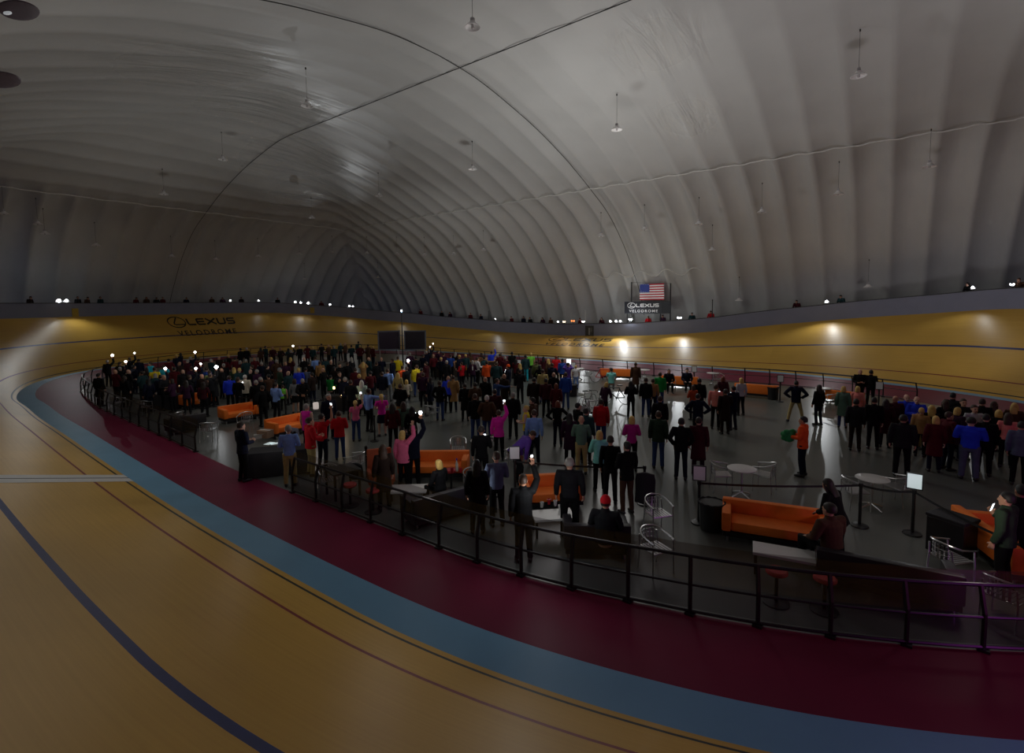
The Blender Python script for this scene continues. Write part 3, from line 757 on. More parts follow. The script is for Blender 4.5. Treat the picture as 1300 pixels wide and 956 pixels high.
s = furn(lambda: make_sofa('sofa', 'x', 2.0, M_leather), 'black2', 1120, 752, -8, 'long black sofa with its back to the near railing, right of the white table', 'black sofas')
s = furn(lambda: make_sofa('sofa', 'x', 2.0, M_leather), 'black2', 566, 654, -28, 'long black sofa facing the orange sofa with the seated blond person', 'black sofas')
s = furn(lambda: make_sofa('sofa', 'x', 1.3, M_leather), 'black1', 756, 700, -6, 'small black armchair under the person in the red hat', 'black sofas')
s = furn(lambda: make_sofa('sofa', 'x', 1.3, M_leather), 'black1', 236, 548, -20, 'small black armchair beside the left slatted chairs', 'black sofas')

G1 = 'aluminium slatted chairs'
for px, py, face, lab in (
    (835, 676, 150, 'aluminium slatted chair on bare floor, upper of the pair left of the bin'), (832, 724, 140, 'aluminium slatted chair nearest the railing, lower of the pair left of the bin'),
    (915, 622, 75, 'aluminium chair left of the round white table in front of the orange sofa'), (970, 622, -75, 'aluminium chair right of the round white table in front of the orange sofa'),
    (1085, 645, 60, 'aluminium chair left of the round table beside the dark-haired woman'), (1140, 640, -60, 'aluminium chair half hidden by the lit sign post'),
    (1205, 738, 40, 'aluminium slatted chair beside the black box, back toward the long black sofa'), (582, 586, 178, 'aluminium lattice-back chair standing alone left of the man in black with a phone'),
    (602, 634, 160, 'aluminium chair with a brightly lit back beside the woman in all black'), (265, 560, 20, 'aluminium chair with shining legs by the left railing'),
    (312, 548, -160, 'aluminium chair in front of the left orange sofa'), (452, 606, -60, 'aluminium chair with a black coat over its back'), (478, 606, 10, 'aluminium chair facing away beside the black coat chair'),
    (418, 628, 170, 'aluminium chair just inside the railing left of the square black table'), (622, 580, 30, 'aluminium chair behind the man in black with a phone'), (652, 600, 20, 'aluminium chair behind the white sign under the purple jacket'),
    (150, 522, 60, 'aluminium chair farthest left along the railing'), (184, 528, 30, 'aluminium chair near the seated person in the white sweater'), (225, 545, -40, 'aluminium chair left of the small black armchair'),
    (850, 497, 140, 'white-looking chair in front of the orange sofa with two sitters'), (812, 492, 30, 'aluminium chair next to the far brown-coated person'), (912, 490, 150, 'aluminium chair by the far table left of the orange sofa'),
    (1052, 520, -60, 'aluminium chair beside the tan-trousered man at the far right'), (660, 492, 0, 'white chair beside the person in teal jeans'), (748, 486, 40, 'aluminium chair left of the red bicycle'), (728, 490, -120, 'aluminium chair behind the child in white'),
    (506, 520, 100, 'aluminium chair behind the yellow-jacketed person'), (548, 536, 60, 'aluminium chair left of the man in the dark leather jacket'), (1275, 790, 20, 'aluminium slatted chair in the near right corner by the railing')):
    furn(make_chair, 'chair', px, py, face, lab, G1)
G2 = 'round white cafe tables'
for px, py, lab in ((941, 630, 'round white table on a chrome pedestal between two aluminium chairs'), (1106, 645, 'round white table beside the seated dark-haired woman'), (905, 489, 'round table by the far rail behind the salmon-shirted person'),
                    (1045, 512, 'round table beside the man in tan trousers'), (735, 482, 'round table beyond the purple-shirted person with the tablet'), (612, 588, 'round table behind the man in black with a phone'), (818, 484, 'round table by the far rail beside the brown coat')):
    furn(make_table, 'table', px, py, 0, lab, G2)
for px, py, lab in ((445, 642, 'red-topped round stool by the railing left of the long-haired woman'), (474, 650, 'red-topped round stool half hidden by the long-haired woman'), (985, 765, 'red-topped round stool behind the railing under the white table'), (1046, 775, 'red-topped round stool behind the railing, beside the long black sofa'), (573, 622, 'red-topped stool holding a tall bottle')):
    furn(lambda: make_stool(M_red), 'stool', px, py, 0, lab, 'red-topped stools')

# belt posts
def post(px, py, label, sign=None, to=None):
    key = 'st%s' % sign
    o = furn(lambda: make_stanchion(sign), key, px, py, 0, label, None)
    return o
ST = []
for px, py, lab, sign in ((887, 664, 'black belt post with a white sign, left of the big orange sofa', True), (1158, 678, 'black belt post with a brightly lit sign above an aluminium chair', 'lit'), (1091, 668, 'black belt post behind the dark-haired woman', None),
                          (654, 630, 'black belt post with a white sign among the men in the middle', True), (818, 640, 'black belt post with a black jacket hung on it', None), (540, 528, 'black belt post with a wide base beside the man in the leather jacket', None),
                          (476, 560, 'black belt post behind the girl in the pink shirt', None), (363, 527, 'black belt post next to the man in the light blue shirt', None), (466, 608, 'black belt post left of the rust armchair', None), (990, 510, 'black belt post with a sign right of the far orange sofa', True),
                          (881, 494, 'black belt post with a sign by the far orange sofa with sitters', True), (1115, 522, 'black belt post with a sign beside the far dark suits', True), (728, 487, 'black belt post with a bright sign beyond the purple shirt', True), (659, 482, 'black belt post with a bright sign left of the green cap', True), (306, 530, 'black belt post behind the left orange sofa', None)):
    ST.append(post(px, py, lab, sign)); 
SB = lambda i: V(ST[i].location)
bpy.context.view_layer.update()
for a, b in ((0, 2), (2, 1), (4, 3), (6, 8), (7, 14)): belt(ST[a], SB(a), SB(b))
belt(ST[1], SB(1), at(1290, 760)); 

# low tables
def box_table(px, py, face, w, d, h, M, label, name='coffee_table', cat='table'):
    t = empty(name, label=label, cat=cat); p = at(px, py); place(t, p, rz_for(p, face))
    MB().box((0, 0, h-.025), (w, d, .05), bev=.01).build('tabletop', M, t)
    for x in (-1, 1):
        for y in (-1, 1): MB().box((x*(w/2-.05), y*(d/2-.05), (h-.05)/2), (.05, .05, h-.05)).build('leg', M_plast, t)
    return t
box_table(1003, 730, 176, 1.25, .5, .42, M_pale, 'low white table in front of the big orange sofa')
box_table(702, 676, 168, .9, .55, .42, M_pale, 'low white table littered with cups before the middle orange sofa')
box_table(518, 640, 190, 1.0, .55, .42, M_pale, 'low glossy table in front of the man raising a phone')
box_table(612, 648, 170, .7, .5, .42, M_plast, 'low dark table with cups between the black sofa and lit chair')
box_table(436, 628, 160, .75, .75, .72, M_plast, 'square black table behind the railing with nothing on it')
def draped(px, py, face, w, d, h, label, group=None):
    t = empty('banquet_table', label=label, cat='table', group=group); p = at(px, py); place(t, p, rz_for(p, face)); mb = MB(); n = 56; rows = []
    def per(k, e):
        u = (k/n)*2*(w+d)
        if u < w: q = (-w/2+u, -d/2)
        elif u < w+d: q = (w/2, -d/2+u-w)
        elif u < 2*w+d: q = (w/2-(u-w-d), d/2)
        else: q = (-w/2, d/2-(u-2*w-d))
        f = 1+e*(.04+.03*sin(k*1.9)); return q[0]*f, q[1]*f
    for z, e in ((h, 0), (h-.02, .4), (h*.5, .8), (.02, 1.3)):
        rows.append([V(per(k, e)+(z,)) for k in range(n)])
    mb.rings(rows); mb.build('tablecloth', M_drape, t, smooth=True)
    MB().box((0, 0, h+.006), (w*.99, d*.98, .012)).build('tabletop', M_drape, t)
    return t
draped(356, 600, 188, 1.7, .75, .74, 'black-draped table with papers and a cardboard box at the left railing')
def on_table(px, py, z): return at(px, py, z)
def item(name, cat, label, px, py, z, fn, M, rz=0.0, group=None, smooth=False):
    p = at(px, py, z); o = fn(MB()).build(name, M, smooth=smooth); o.location = p; o.rotation_euler = (0, 0, rz); return tag(o, label, cat, group)
item('paper_sheet', 'paper', 'bright white sheet lying on the black-draped table', 342, 563, .754, lambda m: m.box((0, 0, .002), (.21, .30, .003)), M_lit, .4)
item('paper_sheet', 'paper', 'second white sheet on the black-draped table beside the blue shirt', 350, 563, .754, lambda m: m.box((0, 0, .002), (.21, .30, .003)), M_lit, -.3)
o = empty('cardboard_box', at(337, 555, .754), .3, 'pale cardboard box standing on the black-draped table', 'box')
MB().box((0, 0, .12), (.42, .30, .24)).build('carton', M_kraft, o); MB().box((0, 0, .244), (.425, .05, .004)).build('tape', M_paper, o)
o = empty('carton', at(329, 556, .754), 1.2, 'white carton lying open on the black-draped table', 'box')
MB().box((0, 0, .06), (.30, .22, .12)).build('body', M_pale, o); MB().box((0, .14, .125), (.30, .08, .005), rx=.5).build('flap', M_pale, o)
o = empty('folder', at(375, 552, .754), .2, 'blue-white display board propped on the black-draped table', 'board')
MB().box((0, 0, .12), (.32, .015, .24), rx=-.2).build('board', mat('board_lavender', (.42, .45, .62), .6), o); MB().box((0, .05, .06), (.05, .10, .12)).build('prop', M_plast, o)
item('shopping_bag', 'bag', 'white bag with a yellow patch hanging under the black-draped table', 322, 592, .02, lambda m: m.box((0, 0, .17), (.24, .12, .34), taper=.9).tube([(-.06, 0, .33), (-.05, 0, .44), (.05, 0, .44), (.06, 0, .33)], .008, 6), mat('bag_white', (.5, .47, .4), .8), .5)
def cup(m): return m.lathe([(0, 0), (.032, 0), (.043, .115), (.046, .12), (.04, .12), (.03, .01)], 14)
M_cup = mat('cup_red', (.55, .02, .03), .35)
for px, py, z, lab in ((697, 640, .42, 'red cup on the table before the middle orange sofa'), (574, 600, .58, 'red cup on the stool with the bottle'), (585, 600, .58, 'red cup beside the bottle on the stool'), (612, 640, .42, 'red cup on the low dark table'), (640, 640, .42, 'red cup held low beside the grey-blue shirt')):
    if 'held' in lab: continue
    item('cup', 'cup', lab, px, py, z, cup, M_cup, smooth=True)
for k, (px, py) in enumerate(((688, 644), (705, 642), (711, 648))): item('cup', 'cup', ('white cup left of the red cup on the low table', 'white cup right of the red cup on the low table', 'white cup at the right corner of the low table')[k], px, py, .42, cup, M_pale, smooth=True)
o = empty('bottle', at(580, 598, .58), 0, 'tall clear bottle with a purple cap on the red stool', 'bottle')
MB().lathe([(0, 0), (.036, 0), (.038, .02), (.038, .20), (.016, .26), (.016, .30)], 14).build('body', mat('bottle_pale', (.6, .58, .5), .2), o, smooth=True); MB().lathe([(.019, .295), (.021, .30), (.021, .345), (0, .35)], 12).build('cap', mat('cap_purple', (.10, .05, .42), .4), o, smooth=True)

# bins
def make_bin():
    t = empty('waste_bin', label='bin', cat='bin')
    MB().lathe([(0, 0), (.20, 0), (.24, .02), (.27, .62), (.0, .62)], 24).build('body', M_plast, t, smooth=True)
    MB().tube([(.275*cos(2*pi*k/24), .275*sin(2*pi*k/24), .62+.012*sin(k*3)) for k in range(24)], .022, 8, closed=True).build('liner', M_drape, t, smooth=True)
    return t
furn(make_bin, 'bin', 903, 672, 0, 'round black bin beside the sign post and big orange sofa', 'black bins'); furn(make_bin, 'bin', 981, 507, 0, 'round black bin at the end of the far orange sofa', 'black bins')
furn(make_bin, 'bin', 727, 503, 0, 'dark round drum on the floor beside the denim jacket', 'black bins')
t = empty('equipment_case', label='big black box with a flat lid beside the bright orange sofa', cat='case'); p = at(1207, 704); place(t, p, rz_for(p, 25))
MB().box((0, 0, .38), (.62, .52, .70), bev=.02).build('body', M_plast, t); MB().box((0, 0, .76), (.65, .55, .06), bev=.015).build('lid', M_drape, t)
for x in (-1, 1):
    for y in (-1, 1): MB().ball((x*.24, y*.19, .03), .03, 8).build('caster', M_plast, t)
# rust armchair with a tall back
t = empty('armchair', label='rust-orange high-backed armchair behind the long-haired woman', cat='chair'); p = at(484, 622); place(t, p, rz_for(p, 175)); M_rust = mat('upholstery_rust', (.42, .085, .03), .8)
MB().box((0, 0, .30), (.62, .60, .24), bev=.04).build('seat', M_rust, t, smooth=True); MB().box((0, -.28, .62), (.66, .12, .92), bev=.04, rx=.08).build('backrest', M_rust, t, smooth=True)
for x in (-1, 1): MB().box((x*.30, .0, .42), (.10, .58, .30), bev=.03).build('armrest', M_rust, t, smooth=True)
for x in (-1, 1):
    for y in (-1, 1): MB().tube([(x*.25, y*.22, 0), (x*.25, y*.22, .2)], .02, 8).build('leg', M_plast, t)
# coats hung over things
def coat_over(px, py, z, h, label, rz):
    mb = MB(); n = 14; rg = []
    for zz, rx, ry in ((0, .05, .04), (-.03, .20, .05), (-.18, .23, .08), (-h*.6, .22, .10), (-h, .24, .12)):
        rg.append([V(((rx*(1+.07*sin(3*k)))*cos(2*pi*k/n), (ry*(1+.25*sin(2.3*k)))*sin(2*pi*k/n), zz)) for k in range(n)])
    mb.rings(rg); o = mb.build('jacket', M_drape, smooth=True); o.location = at(px, py, z); o.rotation_euler = (0, 0, rz); return tag(o, label, 'jacket')
coat_over(819, 600, .99, .72, 'black jacket draped over a belt post behind the two slatted chairs', .4)
coat_over(452, 588, .74, .42, 'black coat hung over the back of an aluminium chair', .2)

# bicycles
def make_bike(name, label, Mf, Mw):
    t = empty(name, label=label, cat='bicycle'); r = .335
    for y in (-.50, .50):
        w = empty('wheel'); w.parent = t; w.location = (0, y, r)
        MB().tube([(0, r*cos(2*pi*k/28), r*sin(2*pi*k/28)) for k in range(28)], .013, 6, closed=True, ref=(1, 0, 0)).build('tyre', M_plast, w, smooth=True)
        mb = MB(); mb.tube([(-.03, 0, 0), (.03, 0, 0)], .02, 8)
        if Mw: mb.lathe([(.0, -.008), (r-.015, -.004), (r-.015, .004), (0, .008)], 28); 
        for k in range(12): mb.tube([(.012*(-1)**k, 0, 0), (0, (r-.01)*cos(pi*k/6), (r-.01)*sin(pi*k/6))], .003, 4)
        if Mw:
            mb2 = MB(); mb2.M = Matrix.Rotation(pi/2, 4, 'Y'); mb2.lathe([(.0, -.008), (r-.02, -.004), (r-.02, .004), (0, .008)], 28); mb2.build('disc', Mw, w, smooth=True)
        else: mb.build('spokes', M_alu, w)
    bb, st, hd, ht = (0, -.08, .28), (0, -.24, .80), (0, .38, .62), (0, .36, .78)
    fr = MB()
    for a, b in ((bb, st), (bb, hd), (st, ht), (hd, ht), ((0, -.5, r), bb), ((0, -.5, r), (0, -.22, .74))): fr.tube([a, b], .024, 8)
    fr.build('frame', Mf, t, smooth=True)
    MB().tube([hd, (0, .44, .5), (0, .50, r)], [.018, .016, .012], 8).build('fork', Mf, t, smooth=True)
    MB().tube([(-.2, .56, .74), (-.2, .60, .80), (-.19, .48, .86), (0, .38, .86), (.19, .48, .86), (.2, .60, .80), (.2, .56, .74)], .013, 8).build('handlebar', M_plast, t, smooth=True)
    MB().tube([ht, (0, .365, .86)], .014, 8).build('stem', M_plast, t)
    MB().tube([(0, -.24, .80), (0, -.255, .90)], .013, 8).build('seat_post', M_alu, t)
    MB().box((0, -.24, .925), (.13, .27, .045), bev=.02).build('saddle', M_plast, t, smooth=True)
    m2 = MB(); m2.tube([(-.05, -.08, .28), (.05, -.08, .28)], .05, 12); m2.tube([(.05, -.08, .28), (.06, -.02, .13)], .012, 6); m2.tube([(-.05, -.08, .28), (-.06, -.14, .43)], .012, 6); m2.build('crank', M_plast, t, smooth=True)
    return t
M_bred = mat('bike_red', (.55, .02, .03), .3); M_bwhite = mat('bike_white', (.7, .68, .7), .3); M_bdark = mat('bike_dark', (.02, .03, .025), .3)
for px, py, face, Mf, Mw, lab in ((781, 512, -70, M_bdark, None, 'dark bicycle standing beside the black-haired woman'), (752, 532, 50, M_bwhite, M_bwhite, 'white and red racing bicycle with disc wheels, front of the display'), (746, 520, 30, M_bwhite, None, 'white racing bicycle behind the disc-wheeled one'), (766, 485, 80, M_bred, M_bwhite, 'red bicycle in front of the far orange sofa')):
    b = make_bike('bicycle', lab, Mf, Mw); p = at(px, py); place(b, p, rz_for(p, face))
# pallet-like display plinth with bright card
item('display_card', 'sign', 'bright white card lying below the white racing bicycle', 748, 526, .01, lambda m: m.box((0, 0, .01), (.5, .35, .02)), M_lit, .3)

# screens on frames, mast
def make_screen(px, py, label, rzf):
    t = empty('projection_screen', label=label, cat='screen'); p = at(px, py); place(t, p, rz_for(p, rzf)); k = (p-CAM).length/640
    w, z0, z1 = 25.5*k, 1.52, 2.98
    MB().box((0, 0, (z0+z1)/2), (w, .05, z1-z0)).build('panel', mat('screen_dark', (.010, .006, .012), .35), t)
    mb = MB(); e = .04
    for x in (-1, 1): mb.box((x*w/2, 0, (z0+z1)/2), (.09, .09, z1-z0+.1))
    for z in (z0, z1): mb.box((0, 0, z), (w+.09, .09, .09))
    mb.build('frame', mat('truss_grey', (.11, .12, .14), .5), t)
    for x in (-1, 1): MB().tube([(x*(w/2-.1), 0, 0), (x*(w/2-.1), 0, z0)], .035, 8).build('leg', M_alu, t, smooth=True)
    MB().tube([(-w/2+.1, 0, .45), (w/2-.1, 0, .45)], .02, 6).build('crossbar', M_alu, t)
    return t
make_screen(495, 468, 'dark projection screen on a metal frame, left of the thin mast', -6); make_screen(528, 468, 'dark projection screen on a metal frame, right of the thin mast', 8)
t = empty('light_mast', label='thin dark mast on a tripod standing between the two screens', cat='mast'); p = at(512, 470); place(t, p, 0)
MB().tube([(0, 0, .3), (0, 0, 4.5)], [.06, .035], 8).build('pole', M_dark, t)
for k in range(3): MB().tube([(0, 0, .8), (.55*cos(k*2.1), .55*sin(k*2.1), .02)], .025, 6).build('leg', M_dark, t)
MB().ball((0, 0, 4.52), .05, 8).build('lamp', mat('lamp_blue', (.3, .4, .6), .4, emit=(.5, .75, 1), estr=3), t)
# timber bar
t = empty('bar_counter', label='long timber bar counter in front of the crowd by the far rail', cat='counter'); p = at(600, 478); place(t, p, rz_for(p, 4))
MB().box((0, 0, 1.06), (5.6, .62, .07), bev=.015).build('countertop', M_bar, t); MB().box((0, 0, .52), (5.4, .5, 1.02)).build('front_panel', mat('bar_dark', (.03, .018, .012), .6), t)
t = empty('wooden_crate', label='light timber crate standing on the bar by the far rail', cat='crate'); t.location = at(612, 464, 1.1); 
mb = MB()
for k in range(4): mb.box((0, -.2, .06+.13*k), (.6, .02, .11)); mb.box((0, .2, .06+.13*k), (.6, .02, .11)); mb.box((-.3, 0, .06+.13*k), (.02, .4, .11)); mb.box((.3, 0, .06+.13*k), (.02, .4, .11))
mb.build('slats', M_bar, t); MB().box((0, 0, .01), (.6, .4, .02)).build('bottom', M_bar, t)
# wire cart with lit shelf
t = empty('wire_cart', label='wire shelf cart with a bright white lit shelf in the left crowd', cat='cart'); p = at(402, 540); place(t, p, rz_for(p, 10))
for x in (-.35, .35):
    for y in (-.22, .22): MB().tube([(x, y, 0), (x, y, 1.25)], .014, 6).build('post', M_dark, t)
for z in (.2, .65, 1.1):
    mb = MB()
    for k in range(9): mb.tube([(-.35+.0875*k, -.22, z), (-.35+.0875*k, .22, z)], .006, 4)
    mb.tube([(-.35, -.22, z), (.35, -.22, z), (.35, .22, z), (-.35, .22, z)], .010, 6, closed=True); mb.build('shelf', M_dark, t)
MB().box((0, 0, .84), (.22, .16, .30), bev=.05).build('lantern', mat('shelf_glow_white', (.8, .75, .7), .5, emit=(1, .88, .82), estr=.3), t)  # glowing block added to stand for the brightly lit shelf
# other draped serving tables in the crowd
draped(440, 520, 4, 1.8, .75, .74, 'black-draped table with small lamps among the left crowd'); draped(330, 500, 10, 1.8, .75, .74, 'black-draped table deep in the dark left crowd'); draped(206, 520, 20, 1.5, .7, .74, 'black-draped table by the lit faces at the far left')
draped(668, 480, 4, 1.8, .75, .74, 'black-draped table by the far rail left of the green cap')
M_cand = mat('candle_glow', (.9, .7, .4), .5, emit=(1, .72, .35), estr=3.0)
for px, py in ((434, 502), (424, 494), (448, 503), (246, 487), (254, 485), (229, 490)):
    item('lantern', 'lantern', 'small warm glowing lamp on a black-draped table', px, py, .78, lambda m: m.lathe([(0, 0), (.05, 0), (.055, .05), (.045, .13), (.0, .14)], 12), M_cand, group='warm table lamps', smooth=True)
for px, py, c in ((585, 470, 'green'), (592, 470, 'amber'), (600, 470, 'clear'), (626, 471, 'green'), (634, 471, 'clear')):
    o = empty('bottle', at(px, py, 1.1), 0, 'small bottle standing on the timber bar', 'bottle', 'bottles on the timber bar')
    MB().lathe([(0, 0), (.038, 0), (.038, .19), (.014, .25), (.014, .30)], 10).build('body', mat('glass_'+c, {'green': (.02, .14, .05), 'amber': (.25, .09, .01), 'clear': (.5, .5, .45)}[c], .2), o, smooth=True); MB().lathe([(.016, .30), (.016, .325), (0, .33)], 8).build('cap', M_cup, o)

# ================================================================== WHO STANDS WHERE
M_phone = mat('phone_black', (.015, .015, .018), .3); M_screen = mat('phone_screen', (.5, .55, .6), .3, emit=(.85, .93, 1), estr=2.6); M_flash = mat('phone_flash', (.9, .9, .9), .3, emit=(.93, .96, 1), estr=14)
PHONES = []
def phone(p, rz, label, kind='screen', s=1.0, tilt=.25, group=None):
    o = empty('smartphone', p, rz, label, 'phone', group); o.rotation_euler = (tilt, 0, rz)
    MB().box((0, 0, .035), (.078*s, .011, .155*s), bev=.004).build('body', M_phone, o)
    if kind == 'screen': MB().box((0, -.0065, .035), (.070*s, .002, .142*s)).build('screen', M_screen, o)
    else: MB().ball((0, .0, .085), .05*s, 10).build('flash', M_flash, o, smooth=True)
    PHONES.append(o); return o
A = person_at
def P_(hx, hy, top, bot='black', hair='short', hairc='brown', pose='stand', face=0, note=None, ph=None, **kw):
    b, h = A(hx, hy, top, bot, hair, hairc, pose, face, note=note, exact=True, **kw)
    if ph: phone(h, b.rotation_euler.z, 'phone '+ph[1], ph[0], ph[2] if len(ph) > 2 else 1.0)
    return b
# ---- near the railing, left to centre
P_(306, 541, 'navy', 'black', 'short', 'darkbrown', 'hold', 60, 'outside the railing beside the draped table', topk='jacket')
P_(366, 545, 'lightblue', 'khaki', 'short', 'grey', 'hold', 8, 'at the draped table by the railing', topk='shirt')
P_(389, 517, 'magenta', 'navy', 'short', 'grey', 'stand', 40, 'behind the two people in red', topk='vest')
P_(393, 535, 'red', 'khaki', 'short', 'brown', 'hold', 70, 'beside the man in the light blue shirt', topk='jacket', wide=1.12)
P_(408, 530, 'red', 'navy', 'short', 'darkbrown', 'raise', 40, 'raising a phone next to the red jacket', topk='tee', ph=('screen', 'raised by a person in a red tee above the left tables'))
P_(430, 526, 'red', 'denim', 'short', 'brown', 'hold', 5, 'left of the girl in pink', topk='jacket', sc=.93)
P_(451, 512, 'pink', 'denim', 'pony', 'blond', 'raise', 10, 'holding up a phone', topk='tee', sc=.88, ph=('screen', 'held up by the girl in the pink tee'))
P_(459, 486, 'palegreen', 'black', 'long', 'white', 'phone', 10, None, topk='jacket')
P_(468, 497, 'lightblue', 'black', 'short', 'darkbrown', 'point', 50, 'pointing with an arm out', topk='shirt', skin=3)
P_(484, 504, 'magenta', 'navy', 'pony', 'blond', 'hold', -10, None, topk='tee', botk='skirt', wide=1.05)
P_(498, 516, 'darkred', 'black', 'long', 'darkbrown', 'stand', 10, 'right of the blond woman in magenta')
P_(512, 514, 'sage', 'grey', 'long', 'brown', 'stand', 0, 'right of the dark red jacket', topk='jacket')
P_(523, 520, 'black', 'black', 'long', 'black', 'phone', 5, None, topk='jacket', ph=('screen', 'held by the long-haired person in black right of the sage jacket'))
P_(511, 552, 'pink', 'black', 'bob', 'blond', 'raise', 30, 'by the navy man raising a phone', topk='jacket')
P_(524, 545, 'navy', 'black', 'short', 'black', 'raise', 5, 'in front of the orange sofa', topk='jacket', ph=('flash', 'shining white above the navy-clad man in front of the orange sofa', 1.0))
P_(486, 570, 'darkbrown', 'black', 'long', 'brown', 'stand', -10, 'behind the railing, at the rust armchair', topk='coat')
P_(559, 590, 'charcoal', 'black', 'bob', 'blond', 'sit', -40, 'on the long black sofa', topk='jacket')
P_(611, 546, 'black', 'black', 'short', 'darkbrown', 'phone', 0, 'beside the lone lattice chair', topk='shirt', ph=('screen', 'held low by the man in black beside the lone chair'))
P_(633, 525, 'magenta', 'black', 'short', 'brown', 'raise', 0, 'holding up a phone', topk='jacket', sex='f', ph=('screen', 'held up by the person in the bright magenta jacket'))
P_(678, 525, 'lightblue', 'navy', 'short', 'brown', 'stand', 0, 'right of the bent purple jacket', topk='shirt')
P_(659, 556, 'purple', 'charcoal', 'short', 'brown', 'bend', 70, 'bending over a chair', topk='jacket')
P_(605, 590, 'black', 'black', 'long', 'black', 'stand', 5, 'nearest the railing, all in black', topk='coat')
P_(630, 580, 'greyblue', 'black', 'short', 'brown', 'hold', -10, 'beside the woman in all black', topk='shirt')
P_(664, 610, 'black', 'charcoal', 'short', 'brown', 'raise', -5, 'pressed to the railing', topk='jacket', ph=('flash', 'glowing, raised by the man in black at the railing', .5))
P_(723, 588, 'darkgrey', 'black', 'short', 'grey', 'stand', 0, 'broad, before the bright orange sofa', topk='shirt', wide=1.18)
P_(768, 640, 'charcoal', 'black', 'short', 'darkbrown', 'sit', 10, 'hunched by the railing', topk='jacket', hat='knit', hatc='red', wide=1.1)
P_(775, 559, 'black', 'darkgrey', 'short', 'darkbrown', 'stand', 0, 'in dark grey trousers near the hung jacket', topk='shirt')
P_(796, 567, 'black', 'brown', 'short', 'black', 'hold', -30, 'in brown trousers, left of the hung jacket', topk='jacket')
P_(738, 533, 'sage', 'khaki', 'bald', 'grey', 'crossed', 0, 'in front of the dark hoods', topk='shirt')
P_(761, 552, 'turquoise', 'black', 'bob', 'blond', 'hold', -5, None, topk='jacket')
P_(763, 511, 'red', 'denim', 'short', 'darkbrown', 'stand', 0, 'in front of the white racing bicycles', topk='jacket')
P_(734, 516, 'black', 'black', 'short', 'black', 'hold', 60, 'in profile left of the red jacket', topk='jacket')
P_(744, 523, 'darkteal', 'black', 'short', 'black', 'stand', 20, 'behind the bald man', topk='jacket')
P_(708, 513, 'black', 'navy', 'bob', 'red', 'hips', 0, 'red-haired, hands on hips', topk='shirt')
P_(723, 529, 'plum', 'black', 'long', 'black', 'stand', 5, 'left of the bald man', topk='coat')
P_(802, 533, 'violet', 'black', 'bob', 'blond', 'hold', -5, 'on open floor', topk='shirt')
P_(836, 527, 'darkgreen', 'denim', 'short', 'brown', 'stand', 0, 'alone on open floor', topk='jacket')
P_(838, 507, 'black', 'black', 'short', 'brown', 'stand', 0, 'just beyond the dark green jacket', topk='jacket')
P_(865, 536, 'black', 'navy', 'short', 'black', 'pockets', 0, 'left of the white sign post', topk='jacket')
P_(887, 535, 'maroon', 'plum', 'short', 'darkbrown', 'stand', 0, 'behind the white sign post', topk='coat')
P_(886, 504, 'navy', 'black', 'short', 'black', 'hips', 0, 'beyond the maroon coat', topk='jacket')
P_(880, 492, 'rust', 'black', 'bob', 'brown', 'hold', -30, 'crouching figure left of the navy jacket', topk='jacket', sc=.86)
P_(921, 498, 'darkbrown', 'darkbrown', 'short', 'darkbrown', 'phone', -20, 'tallest of the cluster', topk='coat', ph=('screen', 'held by the tall person in dark brown on the open floor'))
P_(909, 492, 'salmon', 'black', 'short', 'brown', 'phone', 10, None, topk='shirt', ph=('screen', 'glowing cyan in front of the salmon shirt'))
P_(931, 494, 'navy', 'navy', 'short', 'black', 'phone', -40, 'right of the tall brown figure', topk='jacket', ph=('screen', 'held by the navy person right of the tall brown figure'))
P_(941, 483, 'lightgrey', 'black', 'bob', 'blond', 'stand', -30, None, topk='shirt')
P_(1011, 487, 'navy', 'khaki', 'short', 'darkbrown', 'wide', 0, 'legs wide by the far table', topk='jacket')
b = P_(1020, 534, 'orange', 'navy', 'short', 'black', 'hold', -75, 'holding a green bundle', topk='jacket')
mb = MB()
for k in range(14):
    a = random.uniform(0, 2*pi); mb.ball((.11*cos(a), .07*sin(a), random.uniform(-.17, .12)), (random.uniform(.07, .11), .08, random.uniform(.07, .12)), 8)
gm = remeshed(mb, 'bundle', .018, 2); g = bpy.data.objects.new('coat_bundle', gm); COL.objects.link(g); g.data.materials.append(mat('cloth_kelly', (.015, .22, .06), .8, bump=.3)); hh = V(HANDP[b.name]); g.location = hh+Matrix.Rotation(b.rotation_euler.z, 3, 'Z') @ V((-.10, .06, -.02)); tag(g, 'bright green bundled coat held by the person in the orange jacket', 'coat')
# seated near right
P_(1066, 621, 'black', 'black', 'long', 'darkbrown', 'lean', -60, 'by a belt post right of the big orange sofa', topk='jacket')
P_(1058, 649, 'brown', 'black', 'short', 'darkbrown', 'sit', -50, 'heavy, next to the dark-haired woman', topk='jacket', wide=1.2, z=.12)
P_(1279, 634, 'darkgreen', 'black', 'short', 'black', 'phone', -70, 'in front of the bright right sofa', topk='jacket', ph=('screen', 'with a bright screen in front of the rightmost orange sofa'))
P_(1297, 624, 'black', 'black', 'short', 'black', 'stand', -30, 'at the right edge behind the phone user', topk='jacket')
